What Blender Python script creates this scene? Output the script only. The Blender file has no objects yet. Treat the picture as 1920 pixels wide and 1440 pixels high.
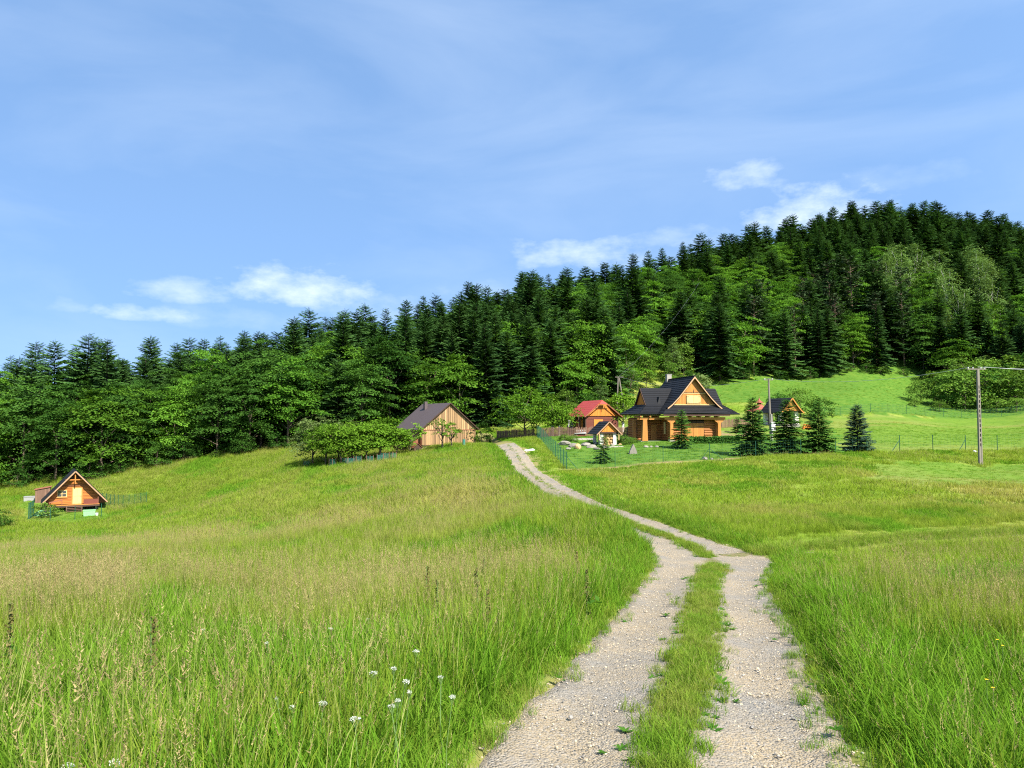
import bpy, bmesh, math, random
import numpy as np
from mathutils import Vector, Matrix

PI = math.pi
R = math.radians
random.seed(7)
scene = bpy.context.scene
COL = scene.collection

# ------------------------------------------------------------------ camera
EYE = 1.7
F_PX, CU, CV, HOR = 1450.0, 960.0, 720.0, 790.0        # focal length in photo pixels, centre, horizon row
PITCH = math.atan((HOR - CV) / F_PX)
cam_data = bpy.data.cameras.new('camera')
cam = bpy.data.objects.new('camera', cam_data)
COL.objects.link(cam)
cam.location = (0, 0, EYE)
cam.rotation_euler = (PI / 2 + PITCH, 0, 0)
cam_data.sensor_width = 36.0
cam_data.lens = 36.0 * F_PX / 1920.0
cam_data.clip_start = 0.1
cam_data.clip_end = 6000
scene.camera = cam
scene.render.resolution_x, scene.render.resolution_y = 1024, 768

# ------------------------------------------------------------------ view
scene.view_settings.view_transform = 'Standard'
scene.view_settings.look = 'None'
scene.view_settings.exposure = 1.42
scene.view_settings.gamma = 1.0
scene.view_settings.use_curve_mapping = False
scene.render.engine = 'CYCLES'
scene.cycles.use_denoising = False
scene.cycles.filter_width = 1.15
scene.cycles.sample_clamp_indirect = 4.0
scene.cycles.max_bounces = 6
scene.cycles.transparent_max_bounces = 6
scene.cycles.diffuse_bounces = 3
scene.cycles.glossy_bounces = 2
scene.cycles.transmission_bounces = 3

# ------------------------------------------------------------------ sun and sky
SUN_AZ, SUN_EL = R(145.0), R(46.0)                     # clockwise from +Y
sun_dir = Vector((math.sin(SUN_AZ) * math.cos(SUN_EL), math.cos(SUN_AZ) * math.cos(SUN_EL), math.sin(SUN_EL)))
sun_data = bpy.data.lights.new('sun', 'SUN')
sun_data.energy = 4.65
sun_data.angle = R(0.53)
sun_data.color = (1.0, 0.95, 0.86)
sun = bpy.data.objects.new('sun', sun_data)
COL.objects.link(sun)
sun.rotation_euler = (-sun_dir).to_track_quat('-Z', 'Y').to_euler()

world = bpy.data.worlds.new('World')
scene.world = world
world.use_nodes = True


def build_sky():
    nt = world.node_tree
    N, L = nt.nodes, nt.links
    N.clear()

    def nd(t, **k):
        n = N.new(t)
        for a, b in k.items():
            setattr(n, a, b)
        return n

    def mth(op, a, b=None, c=None, clamp=False):
        n = nd('ShaderNodeMath', operation=op, use_clamp=clamp)
        for i, x in enumerate((a, b, c)):
            if x is None:
                continue
            if isinstance(x, (int, float)):
                n.inputs[i].default_value = x
            else:
                L.new(x, n.inputs[i])
        return n.outputs[0]

    sky = nd('ShaderNodeTexSky', sky_type='NISHITA')
    sky.sun_disc = False
    sky.sun_elevation = SUN_EL
    sky.sun_rotation = SUN_AZ
    sky.altitude = 600
    sky.air_density = 1.0
    sky.dust_density = 0.6
    sky.ozone_density = 1.6
    grade = nd('ShaderNodeMix', data_type='RGBA', blend_type='MULTIPLY')
    grade.inputs[0].default_value = 1.0
    L.new(sky.outputs[0], grade.inputs[6])
    grade.inputs[7].default_value = SKY_TINT + (1,)
    tc = nd('ShaderNodeTexCoord')
    va = nd('ShaderNodeVectorMath', operation='ADD')
    L.new(tc.outputs['Generated'], va.inputs[0])
    va.inputs[1].default_value = (0, 0, SKY_LIFT)
    vn = nd('ShaderNodeVectorMath', operation='NORMALIZE')
    L.new(va.outputs[0], vn.inputs[0])
    L.new(vn.outputs[0], sky.inputs[0])
    sep = nd('ShaderNodeSeparateXYZ')
    L.new(tc.outputs['Generated'], sep.inputs[0])
    x, y, z = sep.outputs
    az = mth('ARCTAN2', x, y)
    el = mth('ARCSINE', z)
    # thin high veil, the same all round the sky
    mp = nd('ShaderNodeMapping')
    mp.inputs['Scale'].default_value = (1.0, 1.0, 3.4)
    mp.inputs['Rotation'].default_value = (0.25, 0.1, 0.6)
    L.new(tc.outputs['Generated'], mp.inputs['Vector'])
    n1 = nd('ShaderNodeTexNoise')
    n1.inputs['Scale'].default_value = 2.3
    n1.inputs['Detail'].default_value = 6.0
    n1.inputs['Roughness'].default_value = 0.55
    n1.inputs['Distortion'].default_value = 0.5
    L.new(mp.outputs[0], n1.inputs['Vector'])
    veil = mth('MULTIPLY_ADD', n1.outputs['Fac'], 1.9, -0.80, clamp=True)
    veil = mth('MULTIPLY', veil, 0.26)
    # puffs: fractal noise in angle space
    cmb = nd('ShaderNodeCombineXYZ')
    L.new(mth('MULTIPLY', az, 1.0), cmb.inputs[0])
    L.new(mth('MULTIPLY', el, 1.9), cmb.inputs[1])
    n2 = nd('ShaderNodeTexNoise')
    n2.inputs['Scale'].default_value = 21.0
    n2.inputs['Detail'].default_value = 7.0
    n2.inputs['Roughness'].default_value = 0.60
    L.new(cmb.outputs[0], n2.inputs['Vector'])
    nz = mth('SUBTRACT', n2.outputs['Fac'], 0.5)
    total = None
    for a0, e0, wa, he, amp in CLOUDS:
        da = mth('DIVIDE', mth('SUBTRACT', az, a0), wa)
        de = mth('DIVIDE', mth('SUBTRACT', el, e0), he)
        below = mth('MULTIPLY', mth('LESS_THAN', de, 0.0), 0.8)      # flat bases
        de = mth('MULTIPLY', de, mth('ADD', 1.0, below))
        d2 = mth('ADD', mth('MULTIPLY', da, da), mth('MULTIPLY', de, de))
        m = mth('SUBTRACT', 0.98, d2)
        m = mth('MULTIPLY_ADD', nz, 3.9, m)
        m = mth('MULTIPLY', m, 0.50, clamp=True)
        edge = mth('MULTIPLY', mth('SUBTRACT', 2.6, d2), 0.5, clamp=True)
        m = mth('MULTIPLY', mth('MULTIPLY', m, edge), amp)
        total = m if total is None else mth('MAXIMUM', total, m)
    cl = mth('MAXIMUM', total, veil)
    hor = mth('SUBTRACT', 1.0, mth('MULTIPLY', mth('ABSOLUTE', el), 3.2), clamp=True)
    hor = mth('MULTIPLY', hor, 0.0)
    mix = nd('ShaderNodeMix', data_type='RGBA')
    L.new(mth('MAXIMUM', cl, hor), mix.inputs[0])
    L.new(grade.outputs[2], mix.inputs[6])
    mix.inputs[7].default_value = CLOUD_COL + (1,)
    bg = nd('ShaderNodeBackground')
    bg.inputs['Strength'].default_value = SKY_STRENGTH
    L.new(mix.outputs[2], bg.inputs[0])
    out = nd('ShaderNodeOutputWorld')
    L.new(bg.outputs[0], out.inputs[0])


def pix_dir(u, v):
    ca, ea = (u - CU) / F_PX, (CV - v) / F_PX
    d = Vector((ca, math.cos(PITCH) - ea * math.sin(PITCH), math.sin(PITCH) + ea * math.cos(PITCH)))
    return d.normalized()


def cloud(u, v, w, h, amp):
    d = pix_dir(u, v)
    return (math.atan2(d.x, d.y), math.asin(d.z), w / 2 / F_PX, h / 2 / F_PX, amp)


SKY_STRENGTH = 0.136
SKY_LIFT = 0.50
SKY_TINT = (1.00, 1.08, 1.06)
CLOUD_COL = (3.05, 3.45, 3.9)
CLOUDS = [cloud(565, 550, 300, 105, .85), cloud(345, 552, 190, 60, .55), cloud(265, 592, 210, 42, .7),
          cloud(130, 578, 80, 44, .3), cloud(1085, 482, 330, 84, .68), cloud(1400, 338, 170, 72, .62),
          cloud(1530, 402, 260, 118, .85), cloud(1270, 450, 220, 60, .38), cloud(700, 585, 260, 80, .34), cloud(900, 545, 240, 60, .22),
          cloud(430, 600, 400, 60, .2), cloud(1680, 340, 300, 60, .16)]
for _k in range(9):                                    # the same scattered fair-weather clouds round the rest of the horizon
    CLOUDS.append((0.75 + _k * 0.58 + random.uniform(-.15, .15), random.uniform(.10, .22), random.uniform(.06, .12),
                   random.uniform(.02, .035), random.uniform(.4, .8)))
CLOUDS = [((a + PI) % (2 * PI) - PI, e, w, h, m) for a, e, w, h, m in CLOUDS]
build_sky()


# ------------------------------------------------------------------ object helpers
def tag(o, label=None, cat=None, group=None, kind=None):
    if label: o['label'] = label
    if cat: o['category'] = cat
    if group: o['group'] = group
    if kind: o['kind'] = kind
    return o


def thing(name, label, cat, loc=(0, 0, 0), rotz=0.0, group=None):
    o = bpy.data.objects.new(name, None)
    COL.objects.link(o)
    o.empty_display_size = 0.3
    o.location = loc
    o.rotation_euler = (0, 0, rotz)
    return tag(o, label, cat, group)


class MB:
    """collects simple shapes and links them as one mesh object"""

    def __init__(s):
        s.v, s.f = [], []

    def add(s, vs, fs):
        b = len(s.v)
        s.v.extend([tuple(p) for p in vs])
        s.f.extend([tuple(i + b for i in f) for f in fs])

    def box(s, x0, x1, y0, y1, z0, z1):
        s.add([(x0, y0, z0), (x1, y0, z0), (x1, y1, z0), (x0, y1, z0), (x0, y0, z1), (x1, y0, z1), (x1, y1, z1), (x0, y1, z1)],
              [(3, 2, 1, 0), (4, 5, 6, 7), (0, 1, 5, 4), (1, 2, 6, 5), (2, 3, 7, 6), (3, 0, 4, 7)])
        return s

    def bar(s, p0, p1, w, h, up=(0, 0, 1)):
        p0, p1 = Vector(p0), Vector(p1)
        d = (p1 - p0).normalized()
        up = Vector(up)
        if abs(d.dot(up)) > .98:
            up = Vector((0, 1, 0))
        a = d.cross(up).normalized() * (w / 2)
        b = a.cross(d).normalized() * (h / 2)
        vs = [p0 - a - b, p0 + a - b, p0 + a + b, p0 - a + b, p1 - a - b, p1 + a - b, p1 + a + b, p1 - a + b]
        s.add(vs, [(3, 2, 1, 0), (4, 5, 6, 7), (0, 1, 5, 4), (1, 2, 6, 5), (2, 3, 7, 6), (3, 0, 4, 7)])
        return s

    def prism(s, pts, ext):
        """closed polygon pts (3D) extruded by vector ext"""
        n = len(pts)
        e = Vector(ext)
        P = [Vector(p) for p in pts]
        s.add(P + [p + e for p in P], [tuple(range(n))[::-1], tuple(range(n, 2 * n))] + [(i, (i + 1) % n, (i + 1) % n + n, i + n) for i in range(n)])
        return s

    def tube(s, pts, radii, n=8, cap=True):
        P = [Vector(p) for p in pts]
        if isinstance(radii, (int, float)):
            radii = [radii] * len(P)
        vs, fs = [], []
        for i, p in enumerate(P):
            d = (P[min(i + 1, len(P) - 1)] - P[max(i - 1, 0)]).normalized()
            u = Vector((0, 0, 1)) if abs(d.z) < .9 else Vector((1, 0, 0))
            a = d.cross(u).normalized()
            b = d.cross(a).normalized()
            for k in range(n):
                t = 2 * PI * k / n
                vs.append(p + (a * math.cos(t) + b * math.sin(t)) * radii[i])
        for i in range(len(P) - 1):
            for k in range(n):
                fs.append((i * n + k, i * n + (k + 1) % n, (i + 1) * n + (k + 1) % n, (i + 1) * n + k))
        if cap:
            fs.append(tuple(range(n)))
            fs.append(tuple(range((len(P) - 1) * n, len(P) * n))[::-1])
        s.add(vs, fs)
        return s

    def slope(s, b0, b1, t0, t1, n, lift=.05, thick=.1):
        """roof slope of n lapped courses between bottom edge b0-b1 and top edge t0-t1, with an underside board"""
        b0, b1, t0, t1 = map(Vector, (b0, b1, t0, t1))
        nrm = (b1 - b0).cross((t0 + t1) / 2 - (b0 + b1) / 2).normalized()
        if nrm.z < 0:
            nrm = -nrm
        for k in range(n):
            q0, q1 = k / n, (k + 1) / n
            a0, a1 = b0.lerp(t0, q0), b1.lerp(t1, q0)
            c0, c1 = b0.lerp(t0, q1), b1.lerp(t1, q1)
            vs = [a0, a1, a1 + nrm * lift, a0 + nrm * lift, c1 + nrm * .012, c0 + nrm * .012]
            s.add(vs, [(0, 1, 2, 3), (3, 2, 4, 5)])
        lo = [p - nrm * thick for p in (b0, b1, t1, t0)]
        s.add([b0, b1, t1, t0] + lo, [(7, 6, 5, 4), (0, 4, 5, 1), (1, 5, 6, 2), (2, 6, 7, 3), (3, 7, 4, 0)])
        return s

    def mesh(s, name, m):
        me = bpy.data.meshes.new(name)
        me.from_pydata(s.v, [], s.f)
        bm = bmesh.new()
        bm.from_mesh(me)
        bmesh.ops.recalc_face_normals(bm, faces=bm.faces)
        bm.to_mesh(me)
        bm.free()
        if m:
            me.materials.append(m)
        return me

    def build(s, name, m, parent=None, smooth=False, kind=None, label=None):
        me = s.mesh(name, m)
        if smooth:
            me.polygons.foreach_set('use_smooth', [True] * len(me.polygons))
        return link(name, me, parent, kind, label)


def link(name, me, parent=None, kind=None, label=None):
    o = bpy.data.objects.new(name, me)
    COL.objects.link(o)
    o.parent = parent
    if kind: o['kind'] = kind
    if label: o['label'] = label
    return o


def np_mesh(name, V, F, mats, mat_idx=None):
    """mesh from numpy vertices (n,3) and faces (m,k)"""
    me = bpy.data.meshes.new(name)
    V = np.asarray(V, dtype=np.float32)
    F = np.asarray(F, dtype=np.int32)
    k = F.shape[1]
    me.vertices.add(len(V))
    me.vertices.foreach_set('co', V.ravel())
    me.loops.add(F.size)
    me.loops.foreach_set('vertex_index', F.ravel())
    me.polygons.add(len(F))
    me.polygons.foreach_set('loop_start', np.arange(0, F.size, k, dtype=np.int32))
    if mat_idx is not None:
        for m in mats:
            me.materials.append(m)
        me.polygons.foreach_set('material_index', np.asarray(mat_idx, dtype=np.int32))
    else:
        me.materials.append(mats)
    me.update(calc_edges=True)
    return me


# ------------------------------------------------------------------ numpy noise
def _hash(ix, iy, s):
    h = (ix.astype(np.int64) * 374761393 + iy.astype(np.int64) * 668265263 + s * 1442695041) & 0x7fffffff
    h = (h ^ (h >> 13)) * 1274126177 & 0x7fffffff
    return ((h ^ (h >> 16)) & 0xffff) / 65535.0


def vnoise(x, y, s=0):
    ix, iy = np.floor(x), np.floor(y)
    fx, fy = x - ix, y - iy
    fx, fy = fx * fx * (3 - 2 * fx), fy * fy * (3 - 2 * fy)
    a, b = _hash(ix, iy, s), _hash(ix + 1, iy, s)
    c, d = _hash(ix, iy + 1, s), _hash(ix + 1, iy + 1, s)
    return (a * (1 - fx) + b * fx) * (1 - fy) + (c * (1 - fx) + d * fx) * fy


def fbm(x, y, s=0, o=4):
    t, a, w = 0, .5, 0
    for i in range(o):
        t = t + a * vnoise(x * 2 ** i, y * 2 ** i, s + i * 17)
        w += a
        a *= .55
    return t / w


# ------------------------------------------------------------------ terrain
def P(u, v, d):
    """point of the photograph's pixel (u, v) at depth d metres along +Y"""
    r = pix_dir(u, v)
    return Vector((r.x / r.y * d, d, EYE + r.z / r.y * d))


def X(u, d):
    return (u - CU) / F_PX * d / math.cos(PITCH)


ROAD_UVD = [(1250, 1440, 5.3), (1305, 1200, 10), (1318, 1100, 15.7), (1327, 1048, 22.5), (1196, 990, 30.5), (1080, 945, 41.5),
            (1012, 902, 57), (965, 848, 85), (938, 829, 102), (905, 813, 124)]
CP = ROAD_UVD + [
    (600, 1438, 5.2), (200, 1440, 5.3), (150, 1250, 9), (150, 1172, 13), (150, 1100, 21), (150, 1040, 38), (100, 975, 90),
    (150, 957, 97), (280, 940, 101), (0, 985, 84), (-150, 960, 100), (500, 1250, 8.8), (500, 1150, 14.5), (500, 1080, 24), (500, 1000, 47),
    (500, 930, 80), (545, 880, 100), (650, 868, 98), (740, 858, 100), (850, 1250, 8.2), (850, 1130, 14.5), (850, 1040, 26),
    (850, 960, 42), (850, 900, 62), (850, 852, 95), (845, 836, 108), (1060, 1060, 20), (1100, 1005, 27), (1150, 1030, 22.5), (900, 1430, 5.3), (1050, 1250, 8.4),
    (1700, 1440, 5.4), (1900, 1300, 7.3), (1650, 1150, 12.3), (1850, 1060, 18.5), (1500, 1060, 20), (1600, 1030, 24), (1900, 1005, 28.5),
    (1250, 970, 33), (1130, 926, 44.5), (1060, 893, 60),
    (1400, 980, 31.5), (1700, 962, 36), (1300, 930, 45), (1500, 900, 53), (1800, 903, 53), (1150, 900, 58),
    (1062, 881, 71), (1320, 863, 72), (1500, 859, 69), (1834, 874, 67), (1640, 862, 69), (1900, 866, 69),
    (1640, 846, 76), (1800, 845, 77), (1930, 842, 78),
    (1186, 851, 81), (1130, 868, 76), (1277, 841, 86), (1250, 828, 95), (1347, 826, 95), (1130, 836, 91), (1105, 813, 108),
    (1030, 818, 107), (893, 836, 110), (800, 838, 112), (1409, 851, 77), (1472, 849, 78), (1533, 847, 78), (1605, 845, 78), (1450, 798, 118), (1560, 781, 140),
    (1720, 771, 153), (1900, 778, 150), (1750, 820, 95), (1900, 836, 82), (1650, 800, 115), (1450, 735, 160), (1600, 735, 165),
    (1340, 722, 172), (1720, 698, 203), (1500, 708, 193), (1920, 735, 175), (1950, 700, 205),
    (1190, 762, 150), (1000, 791, 140), (920, 801, 135), (750, 817, 131), (545, 841, 128), (350, 866, 126), (200, 892, 122),
    (60, 912, 118), (-120, 932, 114)]
HILL = [(1650, 330, 70), (1900, 330, 64), (2200, 320, 62), (1480, 315, 58), (1340, 300, 48.5), (1100, 265, 31.5), (900, 235, 19.5), (760, 215, 11.5),
        (500, 190, .5), (300, 170, -5), (0, 160, -7.5), (-250, 150, -8),
        (1650, 470, 60), (1900, 470, 55), (1340, 450, 40), (900, 400, 14), (500, 400, -8), (0, 400, -12), (-300, 400, -12), (2200, 470, 55)]
_pts, _z = [], []
for u, v, d in CP:
    p = P(u, v, d)
    _pts.append((p.x, p.y)); _z.append(p.z)
for u, d, zz in HILL:
    _pts.append((X(u, d), d)); _z.append(zz + EYE)
for x_, y_, zz in [(0, 0, 0.03), (0, 2.5, -.3), (-4, 0, -.15), (4, 0, .05), (-12, 0, -.8), (12, 0, .2), (-4, -30, .8), (6, -30, 1.2), (-30, -10, -2), (30, -10, 1)]:
    _pts.append((x_, y_)); _z.append(zz)


def _warp(x, y):
    yy = np.clip(y, -9, 450) + 12.0
    return np.clip(x / yy, -1.05, 1.05) * 2.2, np.log(yy)


def _tps_fit(pts, z, lam=2e-4):
    pts = np.array(pts, float)
    a, b = _warp(pts[:, 0], pts[:, 1])
    A = np.stack([a, b], 1)
    n = len(A)
    r2 = ((A[:, None] - A[None]) ** 2).sum(2)
    K = np.where(r2 > 0, .5 * r2 * np.log(np.maximum(r2, 1e-12)), 0) + lam * np.eye(n)
    Q = np.concatenate([np.ones((n, 1)), A], 1)
    M = np.zeros((n + 3, n + 3))
    M[:n, :n], M[:n, n:], M[n:, :n] = K, Q, Q.T
    # interpolate z scaled by distance so that near ground is as exact in the picture as far ground
    w = np.linalg.solve(M, np.concatenate([np.array(z), np.zeros(3)]))
    return A, w


_A, _W = _tps_fit(_pts, _z)


def catmull(pts, m=24):
    pts = [np.array(p, float) for p in pts]
    pts = [2 * pts[0] - pts[1]] + pts + [2 * pts[-1] - pts[-2]]
    out = []
    for i in range(1, len(pts) - 2):
        for t in np.linspace(0, 1, m, endpoint=False):
            a, b, c, d = pts[i - 1:i + 3]
            out.append(.5 * (2 * b + (c - a) * t + (2 * a - 5 * b + 4 * c - d) * t * t + (3 * b - a - 3 * c + d) * t ** 3))
    out.append(pts[-2])
    return np.array(out)


def resample(poly, step):
    seg = np.linalg.norm(np.diff(poly, axis=0), axis=1)
    s = np.concatenate([[0], np.cumsum(seg)])
    t = np.arange(0, s[-1], step)
    return np.stack([np.interp(t, s, poly[:, k]) for k in range(2)], 1)


ROAD = resample(catmull([(-.9, -14), (-.5, -6), (0.1, 0)] + [(P(*q).x, P(*q).y) for q in ROAD_UVD]), .35)
SIDE = resample(catmull([(X(1345, 23.2), 23.2), (X(1440, 23.6), 23.6), (X(1550, 24.8), 24.8), (X(1700, 26.8), 26.8), (X(1960, 30), 30), (X(2300, 36), 36)]), .35)


def poly_dist(x, y, poly):
    """signed distance to a polyline: positive to the right of its direction"""
    x, y = np.ravel(np.asarray(x, float)), np.ravel(np.asarray(y, float))
    d = np.empty(len(x)); sg = np.empty(len(x)); ix = np.empty(len(x), int)
    tang = np.gradient(poly, axis=0)
    for i in range(0, len(x), 20000):
        dx = x[i:i + 20000, None] - poly[None, :, 0]
        dy = y[i:i + 20000, None] - poly[None, :, 1]
        r2 = dx * dx + dy * dy
        j = r2.argmin(1)
        q = np.arange(len(j))
        d[i:i + 20000] = np.sqrt(r2[q, j])
        sg[i:i + 20000] = np.sign(dx[q, j] * tang[j, 1] - dy[q, j] * tang[j, 0])
        ix[i:i + 20000] = j
    return d * np.where(sg == 0, 1, sg), ix


def ground0(x, y):
    """smooth ground height before the track is cut in"""
    x, y = np.atleast_1d(np.asarray(x, float)), np.atleast_1d(np.asarray(y, float))
    a, b = _warp(x.ravel(), y.ravel())
    out = np.empty(a.size)
    n = len(_A)
    for i in range(0, a.size, 20000):
        r2 = (a[i:i + 20000, None] - _A[None, :, 0]) ** 2 + (b[i:i + 20000, None] - _A[None, :, 1]) ** 2
        K = .5 * r2 * np.log(np.maximum(r2, 1e-12))
        out[i:i + 20000] = K @ _W[:n] + _W[n] + _W[n + 1] * a[i:i + 20000] + _W[n + 2] * b[i:i + 20000]
    rr = np.hypot(x.ravel(), y.ravel())
    far = np.clip((rr - 420) / 500, 0, 1)
    out = out * (1 - far) + np.clip(out, -20, 25) * far
    return out


def road_width(y):
    return 2.45 + 0.9 * np.exp(-((y - 22.6) / 3.4) ** 2) - .35 * np.clip((y - 28) / 15, 0, 1)


def ground(x, y):
    x, y = np.atleast_1d(np.asarray(x, float)).ravel(), np.atleast_1d(np.asarray(y, float)).ravel()
    z = ground0(x, y)
    bump = (fbm(x * .35, y * .35, 3) - .5) * .22 * np.clip(np.hypot(x, y) / 30, .2, 1) + (fbm(x * .08, y * .08, 5) - .5) * .5 * np.clip(np.hypot(x, y) / 60, 0, 1)
    near = (np.abs(x) < 60) & (y < 130) & (y > -16)
    sd = np.full(len(x), 50.0)
    if near.any():
        sg = poly_dist(x[near], y[near], ROAD)[0]
        sd[near] = np.minimum(np.abs(sg), np.where(x[near] > 4, np.abs(poly_dist(x[near], y[near], SIDE)[0]) + .35, 50))
        ln = np.clip(-sg - road_width(y[near]) / 2, 0, 9)
        yy = y[near]
        z[near] += .62 * np.where(sg < 0, 1 - np.exp(-(ln / .8) ** 2), 0) * np.exp(-np.clip(ln - 1.5, 0, 9) / 3.0) * np.clip((yy - 21) / 5, 0, 1) * np.clip((66 - yy) / 14, 0, 1)
    k = np.clip((sd - road_width(y) / 2) / 2.0, 0, 1)
    z = z + bump * k
    rd_ = np.full(len(x), 50.0)
    if near.any():
        rd_[near] = np.abs(sg)
    z = z - .10 * (1 - np.clip((rd_ - road_width(y) / 2 + .25) / .35, 0, 1))        # bed of the track
    return z


def gz(x, y):
    return float(ground([x], [y])[0])


def at(u, d, dz=0.0):
    x = X(u, d)
    return Vector((x, d, gz(x, d) + dz))


_ys = np.geomspace(2.0, 420, 2500)


def hit(u, v, h=0.0):
    """where the sight line of pixel (u, v) comes down to h above the ground"""
    r = pix_dir(u, v)
    z = EYE + r.z / r.y * _ys - h
    g = ground(r.x / r.y * _ys, _ys)
    k = np.argmax(z < g)
    y = _ys[k]
    return Vector((r.x / r.y * y, y, g[k]))

# ------------------------------------------------------------------ materials
def new_mat(name):
    m = bpy.data.materials.new(name)
    m.use_nodes = True
    nt = m.node_tree
    b = nt.nodes['Principled BSDF']
    return m, nt, b


def solid(name, col, rough=.7, var=.18, scale=(6, 6, 6), metal=0.0, obj_var=.0, bump=0.0, spec=.3, detail=4):
    """plain surface with uneven colour: noise in object space, and a different shade for each object"""
    m, nt, b = new_mat(name)
    N, L = nt.nodes, nt.links
    tc = N.new('ShaderNodeTexCoord')
    mp = N.new('ShaderNodeMapping'); mp.inputs['Scale'].default_value = scale
    L.new(tc.outputs['Object'], mp.inputs['Vector'])
    nz = N.new('ShaderNodeTexNoise'); nz.inputs['Detail'].default_value = detail; nz.inputs['Scale'].default_value = 1.0
    L.new(mp.outputs[0], nz.inputs['Vector'])
    oi = N.new('ShaderNodeObjectInfo')
    f = N.new('ShaderNodeMath'); f.operation = 'MULTIPLY_ADD'
    L.new(nz.outputs['Fac'], f.inputs[0]); f.inputs[1].default_value = 2 * var; f.inputs[2].default_value = 1 - var
    g = N.new('ShaderNodeMath'); g.operation = 'MULTIPLY_ADD'
    L.new(oi.outputs['Random'], g.inputs[0]); g.inputs[1].default_value = 2 * obj_var; g.inputs[2].default_value = 1 - obj_var
    k = N.new('ShaderNodeMath'); k.operation = 'MULTIPLY'
    L.new(f.outputs[0], k.inputs[0]); L.new(g.outputs[0], k.inputs[1])
    vm = N.new('ShaderNodeVectorMath'); vm.operation = 'SCALE'
    vm.inputs[0].default_value = col
    L.new(k.outputs[0], vm.inputs['Scale'])
    L.new(vm.outputs[0], b.inputs['Base Color'])
    b.inputs['Roughness'].default_value = rough
    b.inputs['Metallic'].default_value = metal
    b.inputs['Specular IOR Level'].default_value = spec
    if bump:
        bp = N.new('ShaderNodeBump'); bp.inputs['Strength'].default_value = bump; bp.inputs['Distance'].default_value = .03
        L.new(nz.outputs['Fac'], bp.inputs['Height']); L.new(bp.outputs[0], b.inputs['Normal'])
    return m


def leaf_mat(name, ca, cb, trans=.35, inst_var=.25, attr=None, cc=None, rough=.55):
    """thin leaf: colour between ca and cb by piece, shade by tree; light passes through"""
    m, nt, b = new_mat(name)
    N, L = nt.nodes, nt.links
    geo = N.new('ShaderNodeNewGeometry')
    oi = N.new('ShaderNodeObjectInfo')
    mx = N.new('ShaderNodeMix'); mx.data_type = 'RGBA'
    mx.inputs[6].default_value = ca + (1,); mx.inputs[7].default_value = cb + (1,)
    ad = N.new('ShaderNodeMath'); ad.operation = 'MULTIPLY_ADD'
    L.new(geo.outputs['Random Per Island'], ad.inputs[0]); ad.inputs[1].default_value = .6
    ml = N.new('ShaderNodeMath'); ml.operation = 'MULTIPLY'
    L.new(oi.outputs['Random'], ml.inputs[0]); ml.inputs[1].default_value = .4
    L.new(ml.outputs[0], ad.inputs[2])
    L.new(ad.outputs[0], mx.inputs[0])
    col = mx.outputs[2]
    if attr:
        at_ = N.new('ShaderNodeAttribute'); at_.attribute_type = 'INSTANCER'; at_.attribute_name = attr
        m2 = N.new('ShaderNodeMix'); m2.data_type = 'RGBA'
        L.new(at_.outputs['Fac'], m2.inputs[0]); L.new(col, m2.inputs[6]); m2.inputs[7].default_value = cc + (1,)
        col = m2.outputs[2]
    rn = N.new('ShaderNodeMath'); rn.operation = 'MULTIPLY_ADD'
    fr = N.new('ShaderNodeMath'); fr.operation = 'FRACT'
    m7 = N.new('ShaderNodeMath'); m7.operation = 'MULTIPLY'; L.new(oi.outputs['Random'], m7.inputs[0]); m7.inputs[1].default_value = 7.31
    L.new(m7.outputs[0], fr.inputs[0])
    L.new(fr.outputs[0], rn.inputs[0]); rn.inputs[1].default_value = 2 * inst_var; rn.inputs[2].default_value = 1 - inst_var
    vm = N.new('ShaderNodeVectorMath'); vm.operation = 'SCALE'
    L.new(col, vm.inputs[0]); L.new(rn.outputs[0], vm.inputs['Scale'])
    N.remove(b)
    df = N.new('ShaderNodeBsdfDiffuse'); tr = N.new('ShaderNodeBsdfTranslucent')
    L.new(vm.outputs[0], df.inputs[0])
    tint = N.new('ShaderNodeMix'); tint.data_type = 'RGBA'; tint.blend_type = 'MULTIPLY'; tint.inputs[0].default_value = 1
    L.new(vm.outputs[0], tint.inputs[6]); tint.inputs[7].default_value = (1.15, 1.15, .6, 1)
    L.new(tint.outputs[2], tr.inputs[0])
    ms = N.new('ShaderNodeMixShader'); ms.inputs[0].default_value = trans
    L.new(df.outputs[0], ms.inputs[1]); L.new(tr.outputs[0], ms.inputs[2])
    L.new(ms.outputs[0], nt.nodes['Material Output'].inputs[0])
    return m


GREEN_A, GREEN_B, DRY = (.125, .200, .017), (.190, .260, .026), (.31, .265, .085)


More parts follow.
